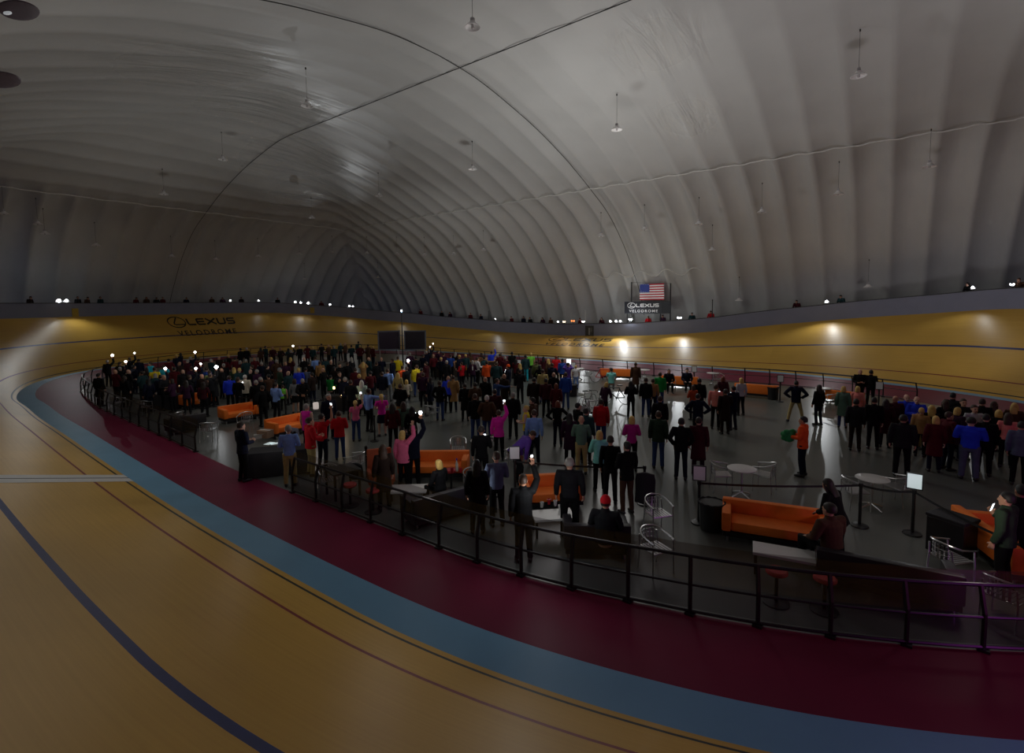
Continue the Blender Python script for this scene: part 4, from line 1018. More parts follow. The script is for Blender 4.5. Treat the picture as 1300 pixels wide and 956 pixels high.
# right group
P_(1071, 494, 'sage', 'denim', 'bob', 'blond', 'stand', 0, None, topk='coat')
P_(1089, 494, 'salmon', 'black', 'bob', 'blond', 'stand', 10, None, topk='jacket')
P_(1087, 511, 'darkgrey', 'darkbrown', 'short', 'black', 'stand', 0, 'in front of the salmon jacket', topk='jacket')
P_(1092, 472, 'black', 'black', 'bald', 'grey', 'hold', 170, 'bald, by the far rail on the right', topk='jacket')
P_(1106, 473, 'black', 'charcoal', 'short', 'black', 'stand', 10, 'by the far rail beside the bald one', topk='jacket')
P_(1110, 509, 'black', 'black', 'short', 'black', 'stand', 0, 'left of the maroon long-haired one', topk='jacket')
P_(1125, 511, 'maroon', 'black', 'long', 'darkbrown', 'stand', 0, None, topk='coat')
P_(1151, 505, 'royal', 'black', 'bald', 'grey', 'stand', 160, None, topk='jacket')
P_(1164, 508, 'royal', 'khaki', 'bald', 'brown', 'crossed', 175, None, topk='jacket')
P_(1147, 532, 'darkgrey', 'black', 'short', 'black', 'stand', 0, 'before the two royal blue jackets', topk='jacket', wide=1.15)
P_(1183, 519, 'black', 'black', 'long', 'blond', 'stand', 0, 'behind the dark red coat', topk='jacket')
P_(1188, 533, 'darkred', 'navy', 'bob', 'blond', 'stand', -10, 'near the big royal blue sweatshirt', topk='coat')
P_(1210, 503, 'charcoal', 'black', 'short', 'black', 'stand', 20, 'near the far rail on the right', topk='jacket')
P_(1223, 511, 'darkgrey', 'black', 'short', 'brown', 'hold', 160, 'facing this way near the far right rail', topk='shirt')
P_(1237, 519, 'lightgrey', 'black', 'short', 'brown', 'stand', 150, 'left of the dark jacket at right', topk='shirt')
P_(1247, 511, 'black', 'charcoal', 'short', 'darkbrown', 'stand', 0, 'beyond the big royal blue sweatshirt', topk='jacket')
P_(1233, 535, 'royal', 'greyblue', 'short', 'black', 'hold', 0, 'big, nearest of the right group', topk='shirt', wide=1.25)
P_(1252, 531, 'black', 'black', 'short', 'black', 'stand', 0, 'right of the big royal blue sweatshirt', topk='jacket')
P_(1268, 525, 'charcoal', 'black', 'bob', 'blond', 'stand', 0, 'left of the salmon top', topk='jacket')
P_(1280, 529, 'salmon', 'black', 'long', 'brown', 'stand', 0, None, topk='shirt')
P_(1297, 541, 'greyblue', 'black', 'short', 'black', 'stand', 0, 'cut by the right edge', topk='jacket')
P_(1170, 522, 'tan', 'black', 'short', 'blond', 'stand', 10, 'between grey jacket and dark red coat', topk='jacket', sc=.9)
# open floor beyond
P_(807, 463, 'brown', 'darkbrown', 'short', 'brown', 'stand', 0, 'by the far rail alone', topk='coat')
P_(801, 487, 'black', 'black', 'long', 'black', 'crossed', 0, 'beside the dark bicycle', topk='jacket')
P_(820, 483, 'charcoal', 'denim', 'short', 'brown', 'stand', 0, 'left of the tan shirt', topk='jacket')
P_(829, 484, 'tan', 'navy', 'short', 'brown', 'stand', 0, None, topk='shirt', sc=.93)
P_(838, 476, 'green', 'denim', 'short', 'brown', 'stand', 0, 'before the far sitters', topk='jacket')
P_(849, 471, 'black', 'black', 'short', 'brown', 'sit', 170, 'on the far orange sofa, left sitter', topk='jacket', z=.1)
P_(872, 470, 'navy', 'black', 'short', 'black', 'sit', 170, 'on the far orange sofa, right sitter', topk='jacket', z=.1)
P_(888, 484, 'black', 'black', 'short', 'black', 'stand', 0, 'beyond the navy hands-on-hips man', topk='jacket')
P_(918, 481, 'maroon', 'black', 'bob', 'red', 'stand', 0, 'behind the salmon shirt', topk='jacket')
P_(767, 490, 'plum', 'black', 'bob', 'blond', 'lean', 30, 'by the bicycles', topk='jacket')
P_(776, 470, 'turquoise', 'grey', 'short', 'brown', 'sit', 0, 'by the far orange sofa', topk='tee', z=.1)
# middle
P_(529, 466, 'yellow', 'denim', 'short', 'brown', 'phone', 0, 'bright, right of the screens', topk='jacket', wide=1.1)
P_(511, 467, 'orange', 'black', 'short', 'brown', 'stand', 0, 'under the mast', topk='shirt')
P_(505, 455, 'yellow', 'black', 'short', 'brown', 'stand', 0, 'under the left screen', topk='jacket')
P_(572, 452, 'blue', 'black', 'short', 'brown', 'stand', 10, 'beyond the timber bar', topk='tee')
P_(591, 452, 'darkteal', 'black', 'short', 'blond', 'stand', 0, 'beyond the timber bar', topk='jacket')
P_(606, 456, 'white', 'black', 'short', 'brown', 'hold', 60, 'beside the timber crate', topk='shirt')
P_(618, 461, 'orange', 'navy', 'short', 'black', 'stand', 0, 'right of the timber crate', topk='jacket')
P_(624, 448, 'royal', 'black', 'short', 'brown', 'raise', 0, 'arm up beyond the bar', topk='shirt')
P_(586, 462, 'red', 'black', 'short', 'brown', 'hold', -40, 'at the timber bar', topk='jacket', sc=.9)
P_(630, 462, 'darkteal', 'charcoal', 'short', 'brown', 'stand', 0, 'large, at the right end of the bar', topk='jacket', wide=1.2)
P_(645, 466, 'navy', 'black', 'short', 'brown', 'phone', -60, None, topk='jacket', hat='knit', hatc='orange', ph=('screen', 'lighting the person in the orange knit hat'))
P_(568, 482, 'royal', 'black', 'bald', 'brown', 'lean', 10, 'in front of the bar', topk='jacket')
P_(575, 480, 'tan', 'navy', 'short', 'brown', 'stand', 0, 'in front of the bar', topk='coat')
P_(565, 489, 'green', 'white', 'short', 'blond', 'sit', 150, None, topk='tee', sc=.75)
P_(558, 487, 'black', 'denim', 'short', 'brown', 'pockets', 20, 'in jeans by the wide belt post', topk='jacket')
P_(590, 490, 'black', 'black', 'short', 'darkbrown', 'stand', 0, 'long puffer beside the tan coat', topk='coat', sex='f')
P_(603, 504, 'black', 'denim', 'short', 'brown', 'stand', 0, 'left of the leather-jacketed white-haired man', topk='jacket')
P_(618, 506, 'brown', 'denim', 'short', 'white', 'pockets', 0, None, topk='jacket')
P_(628, 498, 'maroon', 'black', 'short', 'darkbrown', 'stand', 0, 'right of the white-haired man', topk='jacket')
P_(631, 484, 'denim', 'khaki', 'short', 'brown', 'point', 60, None, topk='shirt')
P_(651, 502, 'black', 'charcoal', 'short', 'grey', 'stand', 0, 'alone, behind the magenta jacket', topk='jacket')
P_(603, 489, 'brown', 'black', 'short', 'darkbrown', 'hold', -20, 'next to the long puffer coat', topk='jacket')
P_(616, 482, 'black', 'black', 'bald', 'brown', 'stand', 0, 'bald, near the denim shirt', topk='jacket')
P_(485, 475, 'navy', 'grey', 'short', 'brown', 'stand', 0, 'left of the pale blue shirt', topk='jacket')
P_(492, 471, 'lightblue', 'grey', 'short', 'brown', 'stand', 10, 'under the left screen', topk='shirt', wide=1.12)
P_(505, 476, 'khaki', 'black', 'long', 'blond', 'stand', 0, 'under the mast', topk='shirt')
P_(516, 485, 'cream', 'black', 'bob', 'blond', 'sit', 0, None, topk='shirt')
P_(508, 491, 'black', 'tan', 'short', 'brown', 'hold', 0, 'behind the sage jacket', topk='jacket')
P_(667, 453, 'darkteal', 'teal', 'short', 'black', 'stand', 0, None, topk='jacket')
P_(681, 460, 'olive', 'black', 'short', 'brown', 'stand', 0, None, topk='jacket')
P_(689, 472, 'khaki', 'denim', 'short', 'brown', 'stand', 0, 'in front of the olive jacket', topk='jacket')
P_(678, 483, 'darkbrown', 'black', 'short', 'darkbrown', 'stand', 0, 'big, in front of the olive jacket', topk='coat', wide=1.12)
P_(693, 484, 'maroon', 'black', 'short', 'darkbrown', 'stand', 0, 'right of the big dark brown coat', topk='jacket')
P_(706, 454, 'red', 'black', 'short', 'red', 'stand', 0, 'by the far rail', topk='jacket')
P_(714, 458, 'blue', 'black', 'short', 'black', 'stand', 0, 'by the far rail, right of the red jacket', topk='jacket')
b = P_(721, 463, 'purple', 'navy', 'short', 'brown', 'photo', 0, 'holding up a tablet', topk='shirt')
o = empty('tablet', V(HANDP[b.name])+V((0, 0, .10)), b.rotation_euler.z, 'bright white tablet held up beside the purple shirt by the far rail', 'tablet'); MB().box((0, 0, 0), (.26, .014, .30), bev=.004).build('body', M_phone, o); MB().box((0, -.009, 0), (.24, .002, .28)).build('screen', M_screen, o)
P_(718, 476, 'blue', 'denim', 'short', 'brown', 'stand', 0, 'denim jacket beside the dark drum', topk='jacket')
P_(731, 466, 'white', 'lightblue', 'short', 'blond', 'stand', 0, 'child beside the purple shirt', topk='tee', sc=.8)
P_(701, 464, 'navy', 'black', 'short', 'brown', 'phone', -10, 'between the olive and red jackets', topk='jacket', ph=('screen', 'glowing between the olive and the red jackets'))
P_(703, 476, 'black', 'black', 'bald', 'brown', 'stand', 0, 'left of the denim jacket', topk='jacket')
P_(706, 490, 'darkred', 'black', 'bob', 'red', 'stand', 0, 'behind the red-haired woman with hands on hips', topk='coat')
P_(668, 519, 'yellow', 'denim', 'short', 'blond', 'hold', -80, 'in profile left of the light blue shirt', topk='vest', sc=.92)
P_(676, 509, 'brown', 'black', 'short', 'black', 'stand', -60, 'in profile behind the magenta jacket', topk='jacket')
P_(650, 449, 'black', 'black', 'short', 'black', 'stand', 0, 'by the far rail left of the teal trousers', topk='jacket')
P_(674, 450, 'lime', 'black', 'short', 'blond', 'stand', 0, 'by the far rail', topk='tee')
# left crowd, named
P_(350, 489, 'lightblue', 'darkgrey', 'short', 'darkbrown', 'hold', 40, 'right of the orange sofas', topk='shirt')
P_(384, 484, 'black', 'black', 'short', 'grey', 'behind', 0, 'hands clasped behind the back', topk='jacket')
P_(417, 504, 'navy', 'navy', 'short', 'grey', 'stand', 150, 'facing this way behind the red jackets', topk='jacket', wide=1.1)
P_(355, 470, 'darkgreen', 'black', 'short', 'grey', 'hold', 70, None, topk='jacket', hat='cap', hatc='grey')
P_(359, 491, 'lime', 'black', 'short', 'brown', 'stand', 0, None, topk='vest', sc=.72)
P_(374, 484, 'grey', 'black', 'bob', 'brown', 'stand', 20, None, topk='shirt', botk='skirt')
P_(379, 470, 'royal', 'black', 'short', 'blond', 'hold', 10, 'deep in the left crowd', topk='shirt')
P_(388, 469, 'greyblue', 'black', 'short', 'black', 'stand', 10, None, topk='shirt')
P_(400, 455, 'lightblue', 'black', 'short', 'brown', 'stand', -20, 'deep in the left crowd', topk='shirt')
P_(406, 461, 'tan', 'black', 'short', 'brown', 'stand', 0, 'deep in the left crowd', topk='jacket')
P_(419, 479, 'green', 'black', 'short', 'black', 'sit', 20, 'among table lamps', topk='shirt')
P_(431, 475, 'black', 'black', 'short', 'brown', 'phone', 160, 'lit face among the table lamps', topk='jacket', ph=('screen', 'lighting a face among the table lamps'))
P_(438, 482, 'navy', 'black', 'short', 'grey', 'stand', 10, 'behind the pale green hood', topk='jacket')
P_(445, 486, 'charcoal', 'black', 'short', 'brown', 'hold', 20, 'left of the pale green hood', topk='jacket')
P_(431, 464, 'black', 'black', 'short', 'darkbrown', 'stand', 150, 'facing out of the left crowd', topk='jacket')
P_(441, 462, 'charcoal', 'black', 'short', 'brown', 'stand', 0, 'left of the tan coat', topk='jacket')
P_(461, 462, 'tan', 'black', 'long', 'blond', 'photo', 0, 'both hands up', topk='coat')
P_(478, 462, 'charcoal', 'black', 'short', 'brown', 'stand', 0, 'beside the left screen leg', topk='jacket')
P_(325, 486, 'black', 'black', 'short', 'grey', 'stand', 0, 'grey head behind the left orange sofas', topk='jacket')
P_(333, 493, 'black', 'charcoal', 'short', 'brown', 'pockets', -20, 'left of the light blue shirt', topk='jacket')
P_(331, 482, 'charcoal', 'black', 'short', 'grey', 'stand', 40, 'between two dark jackets', topk='jacket')
P_(318, 472, 'black', 'black', 'bald', 'brown', 'stand', -30, 'bald in the left crowd', topk='jacket')
P_(320, 466, 'black', 'black', 'short', 'brown', 'stand', -60, 'behind the bald one on the left', topk='jacket')
P_(311, 479, 'cream', 'black', 'short', 'white', 'stand', 20, None, topk='jacket')
P_(291, 480, 'royal', 'black', 'short', 'brown', 'stand', 10, 'by the left belt', topk='jacket')
P_(297, 469, 'darkgreen', 'black', 'long', 'blond', 'stand', 0, 'behind the royal blue one', topk='jacket')
P_(302, 482, 'black', 'charcoal', 'short', 'brown', 'phone', 30, 'right of the royal blue one', topk='shirt', ph=('flash', 'shining beside the royal blue jacket in the left crowd', .6))
P_(202, 487, 'white', 'black', 'short', 'brown', 'sit', 30, 'hunched at the left railing', topk='jacket', wide=1.2)
P_(208, 479, 'darkgrey', 'black', 'bald', 'brown', 'hold', 150, 'lit face right of the white sweater', topk='shirt')
P_(221, 469, 'darkred', 'maroon', 'short', 'black', 'stand', 0, 'in the left crowd by the railing end', topk='jacket')
P_(191, 462, 'teal', 'black', 'short', 'brown', 'point', -60, 'left crowd', topk='shirt')
P_(196, 469, 'yellow', 'black', 'short', 'brown', 'stand', 0, 'left crowd', topk='tee')
P_(208, 466, 'teal', 'black', 'short', 'brown', 'stand', 0, 'right of the yellow shirt', topk='tee')
P_(262, 469, 'blue', 'navy', 'short', 'brown', 'stand', 0, 'left crowd', topk='tee')
P_(266, 473, 'olive', 'black', 'short', 'brown', 'stand', 0, 'left crowd', topk='jacket')
P_(245, 482, 'black', 'black', 'bob', 'blond', 'sit', 150, 'warm-lit in the left crowd', topk='jacket')
P_(163, 472, 'charcoal', 'black', 'bald', 'brown', 'hold', 60, 'near the left end of the railing', topk='jacket')
P_(125, 477, 'black', 'black', 'short', 'black', 'stand', 40, 'dark figure at the very left end', topk='coat')

# ---- lights held up in the left crowd: a phone and the person under it
def torch(px, py, s, label, col=None):
    zl = 1.98; p = at(px, py, zl); rz = rz_for(p, random.uniform(-40, 40)); G = person_meshes('raise', 'm', 'jacket', 'trousers', 'short')
    q = p-Matrix.Rotation(rz, 3, 'Z') @ V((G['hand'].x, G['hand'].y, 0)); q.z = 0
    b, h = put_person(q, rz, top=random.choice(('black', 'charcoal', 'navy', 'darkgrey')), topk='jacket', bot='black', hair='short', hairc=random.choice(('brown', 'black', 'grey')), pose='raise', sc=1.0, note='under the phone light '+label)
    SPOTS.append((q.x, q.y)); phone(h, rz, 'torch phone '+label, 'flash', s)
for px, py, s, lab in ((143, 452, 1.6, 'raised brightest at the far left end'), (160, 460, 1.3, 'lower right of the leftmost light'), (171, 449, 1.0, 'small light above the left end'), (248, 448, 1.5, 'highest bright light in the left crowd'),
                       (275, 467, 1.8, 'large white light in the dark left crowd'), (249, 469, 1.2, 'left of the large white light'), (255, 463, 1.0, 'between two lights in the left crowd'), (372, 440, 1.2, 'violet-white light in the back row'), (518, 459, 1.5, 'bright light under the right screen'),
                       (210, 469, 1.3, 'twin light beside the yellow shirt'), (546, 441, .8, 'raised above the heads right of the right screen'), (550, 437, .8, 'topmost light right of the right screen')):
    torch(px, py, s, lab)
# ---- people one cannot tell apart: the dark back rows of the crowd
DARK = ('black', 'charcoal', 'navy', 'darkgrey', 'darkbrown', 'maroon', 'darkteal', 'plum', 'brown', 'darkred')
def anon(hx, hy, lab, grp, tops=DARK, pose=None, face=None, **kw):
    A(hx, hy, random.choice(tops), random.choice(('black', 'black', 'charcoal', 'navy')), random.choice(('short', 'short', 'short', 'long', 'bob', 'bald')), random.choice(('brown', 'black', 'darkbrown', 'grey', 'blond')),
      pose or random.choice(('stand', 'stand', 'hold', 'pockets', 'phone', 'crossed')), face if face is not None else random.uniform(-60, 60), topk=random.choice(('jacket', 'jacket', 'shirt', 'coat')), label=lab, group=grp, **kw)
for hx, hy in ((305, 444), (313, 443), (331, 443), (337, 441), (346, 442), (356, 443), (366, 444), (380, 441), (390, 440), (397, 442), (408, 438), (417, 439), (424, 441), (432, 437), (438, 437), (446, 440), (455, 435), (457, 440), (467, 439), (473, 441)):
    anon(hx, hy, 'dark-clad spectator in the back row before the far left banking', 'back row of the crowd left of the screens')
random.seed(5)
for hx, hy in ((146, 472), (152, 462), (158, 480), (170, 466), (176, 458), (180, 474), (186, 470), (188, 484), (197, 478), (214, 458), (218, 484), (224, 452), (229, 450), (228, 462), (232, 472), (238, 459), (236, 486), (243, 468), (252, 457), (256, 478), (258, 488), (268, 458), (272, 478), (278, 455), (281, 470), (284, 464), (286, 457), (290, 452), (298, 456), (305, 460), (304, 470), (312, 458), (323, 456), (326, 472), (332, 462), (339, 466), (341, 478), (344, 456), (351, 459), (362, 462), (366, 474), (369, 456), (386, 456), (392, 462), (396, 476), (410, 470), (413, 456), (420, 460), (424, 468), (446, 456), (451, 470), (456, 478), (468, 456), (470, 474)):
    anon(hx, hy, 'dark-clad person lost in the unlit crowd left of the screens', 'dim crowd between the left railing and the screens')
for hx, hy in ((484, 456), (498, 458), (520, 450), (528, 455), (537, 452), (541, 462), (545, 446), (550, 452), (556, 447), (560, 456), (563, 450), (567, 460), (578, 449), (583, 453), (597, 450), (600, 460), (611, 450), (614, 455), (635, 451), (641, 455), (655, 458), (660, 464), (537, 476), (546, 482), (535, 470), (640, 478)):
    anon(hx, hy, 'dim person crowding round the timber bar by the far rail', 'dim crowd round the timber bar')
for hx, hy in ((690, 455), (696, 458), (685, 466), (660, 472), (1040, 492), (1200, 512), (1216, 522), (1262, 514), (1288, 516), (1137, 505), (1205, 528)):
    anon(hx, hy, 'dim standing person in a dark jacket near the far right rail', 'dim people near the far rail on the right')

# ---- spectators on the deck behind the barrier
def rim_t(px):
    """lap position of the barrier seen at column px on the far side"""
    best = None; t = -34.0
    while t < L_+pi*R_*.98:
        p = plan(t, WALL_O+.7); w = V((p.x, p.y, wall_top(t)))-CAM; k = w.dot(FW)
        if k > 1:
            e = abs(650+FPX*w.dot(RT)/k-px)
            if best is None or e < best[0]: best = (e, t)
        t += .15
    return best[1]
for px, pose in ((38, 'lean'), (100, 'stand'), (110, 'lean'), (130, 'stand'), (172, 'lean'), (186, 'stand'), (198, 'lean'), (206, 'stand'), (236, 'lean'), (268, 'stand'), (282, 'lean'), (306, 'stand'), (352, 'stand'), (408, 'lean'), (535, 'lean'), (560, 'stand'), (572, 'lean'), (597, 'stand'), (612, 'lean'), (650, 'lean'), (664, 'stand'), (674, 'lean'), (690, 'lean'), (700, 'lean'), (738, 'lean'), (765, 'lean'), (823, 'lean'), (843, 'lean'), (879, 'lean'), (902, 'lean'), (1013, 'lean'), (1068, 'lean'), (1229, 'lean'), (1296, 'lean')):
    t = rim_t(px); p = plan(t, WALL_O+.75); q = plan(t, 0); a = atan2(q.y-p.y, q.x-p.x)
    put_person(p, a-pi/2+random.uniform(-.3, .3), top='red' if px in (823, 902) else random.choice(DARK), topk='jacket', bot='black', hair=random.choice(('short', 'short', 'long')), hairc=random.choice(('brown', 'black', 'darkbrown')), pose=pose, sex='m', sc=.98, z=deck_z(t),
               label='spectator in a red jacket leaning over the barrier right of the flag' if px in (823,) else ('spectator in a red jacket beside a thin pole on the rim' if px == 902 else 'dark figure looking over the barrier at the rim of the track'), group=None if px in (823, 902) else 'dark spectators along the rim')

# ================================================================== RIM: EMERGENCY LIGHTS, FLAG, BOARD
M_head = mat('lamp_head_white', (.9, .9, .9), .3, emit=(.93, .97, 1), estr=18); M_house = mat('lamp_housing', (.42, .41, .42), .5); M_warm = mat('lamp_head_orange', (.9, .3, .1), .3, emit=(1, .22, .05), estr=3); M_whot = mat('lamp_head_warm', (.9, .6, .3), .3, emit=(1, .72, .45), estr=9)
GLOW = []
def rim_lamp(px, py, heads, label, s=1.0, M=None, group=None):
    t = rim_t(px); p = plan(t, WALL_O+.06); d = ray(px, py); w = V((p.x, p.y, 0))
    k = ((w-CAM).xy.length)/d.xy.length; z = CAM.z+d.z*k
    z = max(z, wall_top(t)+.20); q = plan(t, 0); a = atan2(q.y-p.y, q.x-p.x)
    o = empty('emergency_light', (p.x, p.y, z), a-pi/2, label, 'lamp', group)
    MB().box((0, -.06, -.02), (.34*s, .10, .12), bev=.02).build('housing', M_house, o)
    MB().tube([(0, -.06, -.06), (0, -.06, wall_top(t)+.05-z)], .03, 6).build('pole', M_dark, o)
    for h in range(heads):
        x = (h-(heads-1)/2)*.30*s; MB().ball((x, .03, .05), .085*s, 10).build('lamp_head', M or M_head, o, smooth=True)
    GLOW.append((o, t, z, a, px)); return o
for px, py, h, lab, s in ((68, 386, 1, 'left head of the twin emergency lights on the far left rim', 1.7), (77, 386, 1, 'right head of the twin emergency lights on the far left rim', 1.5), (292, 385, 1, 'single rim light above the lettering on the left banking', .9), (327, 386, 1, 'single small rim light right of the left lettering', .8), (375, 386, 1, 'first of three close rim lights over the left banking', 1.1), (382, 386, 1, 'middle of three close rim lights over the left banking', 1.0), (392, 387, 1, 'rightmost and brightest of three close rim lights on the left', 1.3), (420, 388, 1, 'single rim light right of the yellow wall plate', 1.0),
                          (445, 389, 1, 'brighter of a close pair on the rim left of the mast', 1.2), (450, 390, 1, 'fainter of a close pair on the rim left of the mast', .8), (513, 395, 1, 'rim light right above the mast', 1.0), (634, 408, 1, 'small rim light over the far straight left of the lettering', .7), (712, 410, 1, 'white rim light left of the orange beacon', .9), (745, 410, 2, 'double rim light above the dark poster', .7), (778, 410, 1, 'first rim light left of the flag board', 1.0), (786, 410, 1, 'rim light close to the left flag post', .9), (792, 410, 1, 'bright rim light by the left flag post', 1.0), (804, 406, 2, 'double rim light under the flag board', .8), (866, 405, 2, 'bright rim light right of the flag board', .8), (1052, 386, 1, 'bright rim light beside a spectator right of the flag', 1.0), (1243, 366, 1, 'star-bright rim light near the right edge', .8), (1294, 363, 2, 'double rim light at the right edge', .5)):
    rim_lamp(px, py, h, lab, s)
rim_lamp(721, 410, 2, 'warm rim light left of the orange beacon', .7, M_whot); rim_lamp(731, 408, 2, 'orange beacon on the rim beside the dark poster', .9, M_warm)
# thin poles on the rim
for px, h, lab in ((744, 1.3, 'thin white pole on the rim above the dark poster'), (904, 1.5, 'thin dark pole on the rim right of the flag'), (622, 1.0, 'thin pole on the rim over the far straight')):
    t = rim_t(px); p = plan(t, WALL_O+.5); o = MB().tube([(0, 0, deck_z(t)-wall_top(t)), (0, 0, h)], .035, 6).lathe([(0, h), (.05, h), (.05, h+.08), (0, h+.09)], 8).build('flag_pole' if px != 744 else 'antenna_pole', M_dark if px != 744 else M_pale); o.location = (p.x, p.y, wall_top(t)); tag(o, lab, 'pole')
# judges' stand: posts, board, flag
t = rim_t(823); W0 = wall_top(t)
def at_rim(px, py, o=1.0):
    d = ray(px, py); y = -(R_+WALL_O+o); k = (y-CAM.y)/d.y; return CAM+d*k
pa, pb = at_rim(793, 398), at_rim(850, 398)
st = empty('board_stand', (0, 0, 0), 0, 'dark lettered board on posts under the flag at the rim', 'sign')
M_board = mat('board_navy', (.020, .022, .030), .5); M_post = mat('stand_post', (.02, .02, .022), .5)
zb0, zb1 = at_rim(800, 398).z, at_rim(800, 383).z; xl, xr = at_rim(793, 390).x, at_rim(840, 390).x; yb = -(R_+WALL_O+1.0)
MB().box(((xl+xr)/2, yb, (zb0+zb1)/2), (abs(xl-xr), .06, zb1-zb0)).build('board', M_board, st)
xe = at_rim(850, 388).x; MB().box(((xe+xr)/2-.0, yb-.10, (zb0+zb1)/2), (abs(xe-xr)+.1, .05, zb1-zb0), rz=.2).build('side_board', M_board, st)
for px, top in ((801, 358), (850, 359.5)):
    x = at_rim(px, 400).x; yy = yb-.12 if px == 801 else yb-.2
    MB().tube([(x, yy, W0-1.05), (x, yy, at_rim(px, top).z)], .06, 8).build('post', M_post, st)
for px in (796, 838): MB().tube([(at_rim(px, 400).x, yb-.05, W0-1.05), (at_rim(px, 400).x, yb-.05, zb0+.1)], .05, 8).build('post', M_post, st)
mb = MB()
for vs, fs in WORD: mb.add([(xl+(xr-xl)*(.09+.84*p.x/WTOT), yb+.036, zb0+(zb1-zb0)*(.10+.80*p.y/2.38)) for p in vs], fs)
mb.build('lettering', mat('letter_white', (.78, .78, .78), .6, emit=(1, 1, 1), estr=.06), st)
MB().tube([(at_rim(801, 361).x, yb-.12, at_rim(801, 358.5).z), (at_rim(850, 364).x, yb-.2, at_rim(850, 360).z)], .012, 5).build('wire', M_post, st)
# the flag
fl = empty('national_flag', (0, 0, 0), 0, 'red, white and blue striped flag with stars hung above the lettered board', 'flag')
x0, x1 = at_rim(811.5, 370).x, at_rim(842.5, 370).x; z1, z0 = at_rim(820, 360.5).z, at_rim(820, 381).z; yf = yb-.14
def fp(u, v, e=0): return V((x0+(x1-x0)*u, yf+.05*sin(u*9)+.03*sin(v*5+u*4)+e, z0+(z1-z0)*v))
mb = MB(); nu = 24
for s in range(13):
    b = len(mb.v)
    for v in (s/13, (s+1)/13):
        for i in range(nu+1): mb.v.append(fp(i/nu, v))
    for i in range(nu): mb.f.append((b+i, b+i+1, b+nu+1+i+1, b+nu+1+i)); mb.mi.append(s % 2)
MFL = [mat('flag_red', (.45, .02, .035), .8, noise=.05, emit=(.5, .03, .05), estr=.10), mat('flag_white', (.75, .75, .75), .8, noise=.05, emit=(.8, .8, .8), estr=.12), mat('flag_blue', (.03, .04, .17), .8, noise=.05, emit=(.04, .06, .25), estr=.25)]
mb.build('stripes', MFL[:2], fl, smooth=True)
mb = MB(); b = 0; nc = 10
for v in (6/13, 1): 
    for i in range(nc+1): mb.v.append(fp(.4*i/nc, v, .012))
for i in range(nc): mb.f.append((i, i+1, nc+1+i+1, nc+1+i)); mb.mi.append(0)
cn = mb.build('canton', MFL[2], fl)
mb = MB()
for r in range(9):
    for c in range(6 if r % 2 == 0 else 5):
        u, v = .4*((c+.5+(0 if r % 2 == 0 else .5))/6.0), 6/13+(7/13)*((r+.7)/9.4); ctr = fp(u, v, .018); pts = []
        for k in range(10):
            a = pi/2+k*pi/5; q = .045 if k % 2 == 0 else .019; pts.append(ctr+V((q*cos(a), 0, q*sin(a))))
        mb.add(pts, [tuple(range(10))])
mb.build('stars', MFL[1], cn)
# small plates and a poster on the barrier
def on_wall(px, py, w, h, name, M, label, cat):
    t = rim_t(px); p = plan(t, WALL_O-.03); q = plan(t, 0); a = atan2(q.y-p.y, q.x-p.x); d = ray(px, py); k = (p-CAM.xy).length/d.xy.length
    o = empty(name, (p.x, p.y, CAM.z+d.z*k), a-pi/2, label, cat); MB().box((0, 0, 0), (w, .03, h), bev=.005).build('panel', M, o); return o
M_yel = mat('plate_yellow', (.40, .28, .03), .6)
on_wall(88, 397, .55, .75, 'wall_plate', M_yel, 'small yellow plate on the barrier at the far left', 'sign'); on_wall(396, 394, .5, .7, 'wall_plate', M_yel, 'small yellow plate on the barrier under three lights', 'sign')
o = on_wall(752.5, 420, .95, 1.05, 'poster', mat('poster_dark', (.05, .05, .045), .6, noise=.6, scale=4), 'dark picture poster hung on the barrier below the rim lights', 'poster')
MB().box((.02, .02, -.05), (.16, .01, .7), rx=0, rz=0).build('figure', mat('poster_grey', (.28, .29, .28), .6, noise=.5, scale=9), o); MB().box((-.2, .02, .1), (.2, .01, .4)).build('shape', mat('poster_mid', (.12, .12, .11), .6, noise=.5, scale=9), o)

# ================================================================== PENDANT LAMPS UNDER THE DOME
M_lampw = mat('lamp_shade_pale', (.85, .82, .82), .45)
def make_pendant():
    t = empty('pendant_lamp', label='lamp', cat='lamp')
    MB().lathe([(.04, .24), (.11, .23), (.13, .16), (.24, .09), (.33, .0), (.30, .0), (.21, .075), (.0, .11)], 20).build('lamp_shade', M_lampw, t, smooth=True)
    MB().lathe([(.0, -.05), (.05, -.04), (.06, .02), (.05, .10), (0, .11)], 12).build('bulb', mat('bulb_off', (.5, .48, .48), .25), t, smooth=True)
    MB().box((0, 0, .30), (.14, .14, .14), bev=.02).build('ballast', M_house, t)
    MB().tube([(0, 0, .36), (0, 0, 2.0)], .009, 6).build('cord', mat('cord_grey', (.10, .10, .10), .7), t)
    MB().box((0, 0, 2.0), (.06, .06, .10), bev=.01).build('hook', M_cable, t)
    return t
PROT = make_pendant(); first = True
PL = [(600, 35), (390, 135), (783, 165), (1090, 97), (1180, 212), (1064, 247), (967, 270), (887, 285), (818, 292), (763, 300), (283, 203), (208, 247), (600, 215), (481, 249), (396, 277), (1102, 365), (938, 382), (904, 318),
      (5, 272), (48, 285), (57, 297), (122, 312), (218, 326), (274, 330), (328, 326), (380, 323), (422, 321), (466, 322), (504, 323), (539, 324), (576, 323), (614, 318), (387, 355), (480, 353)]
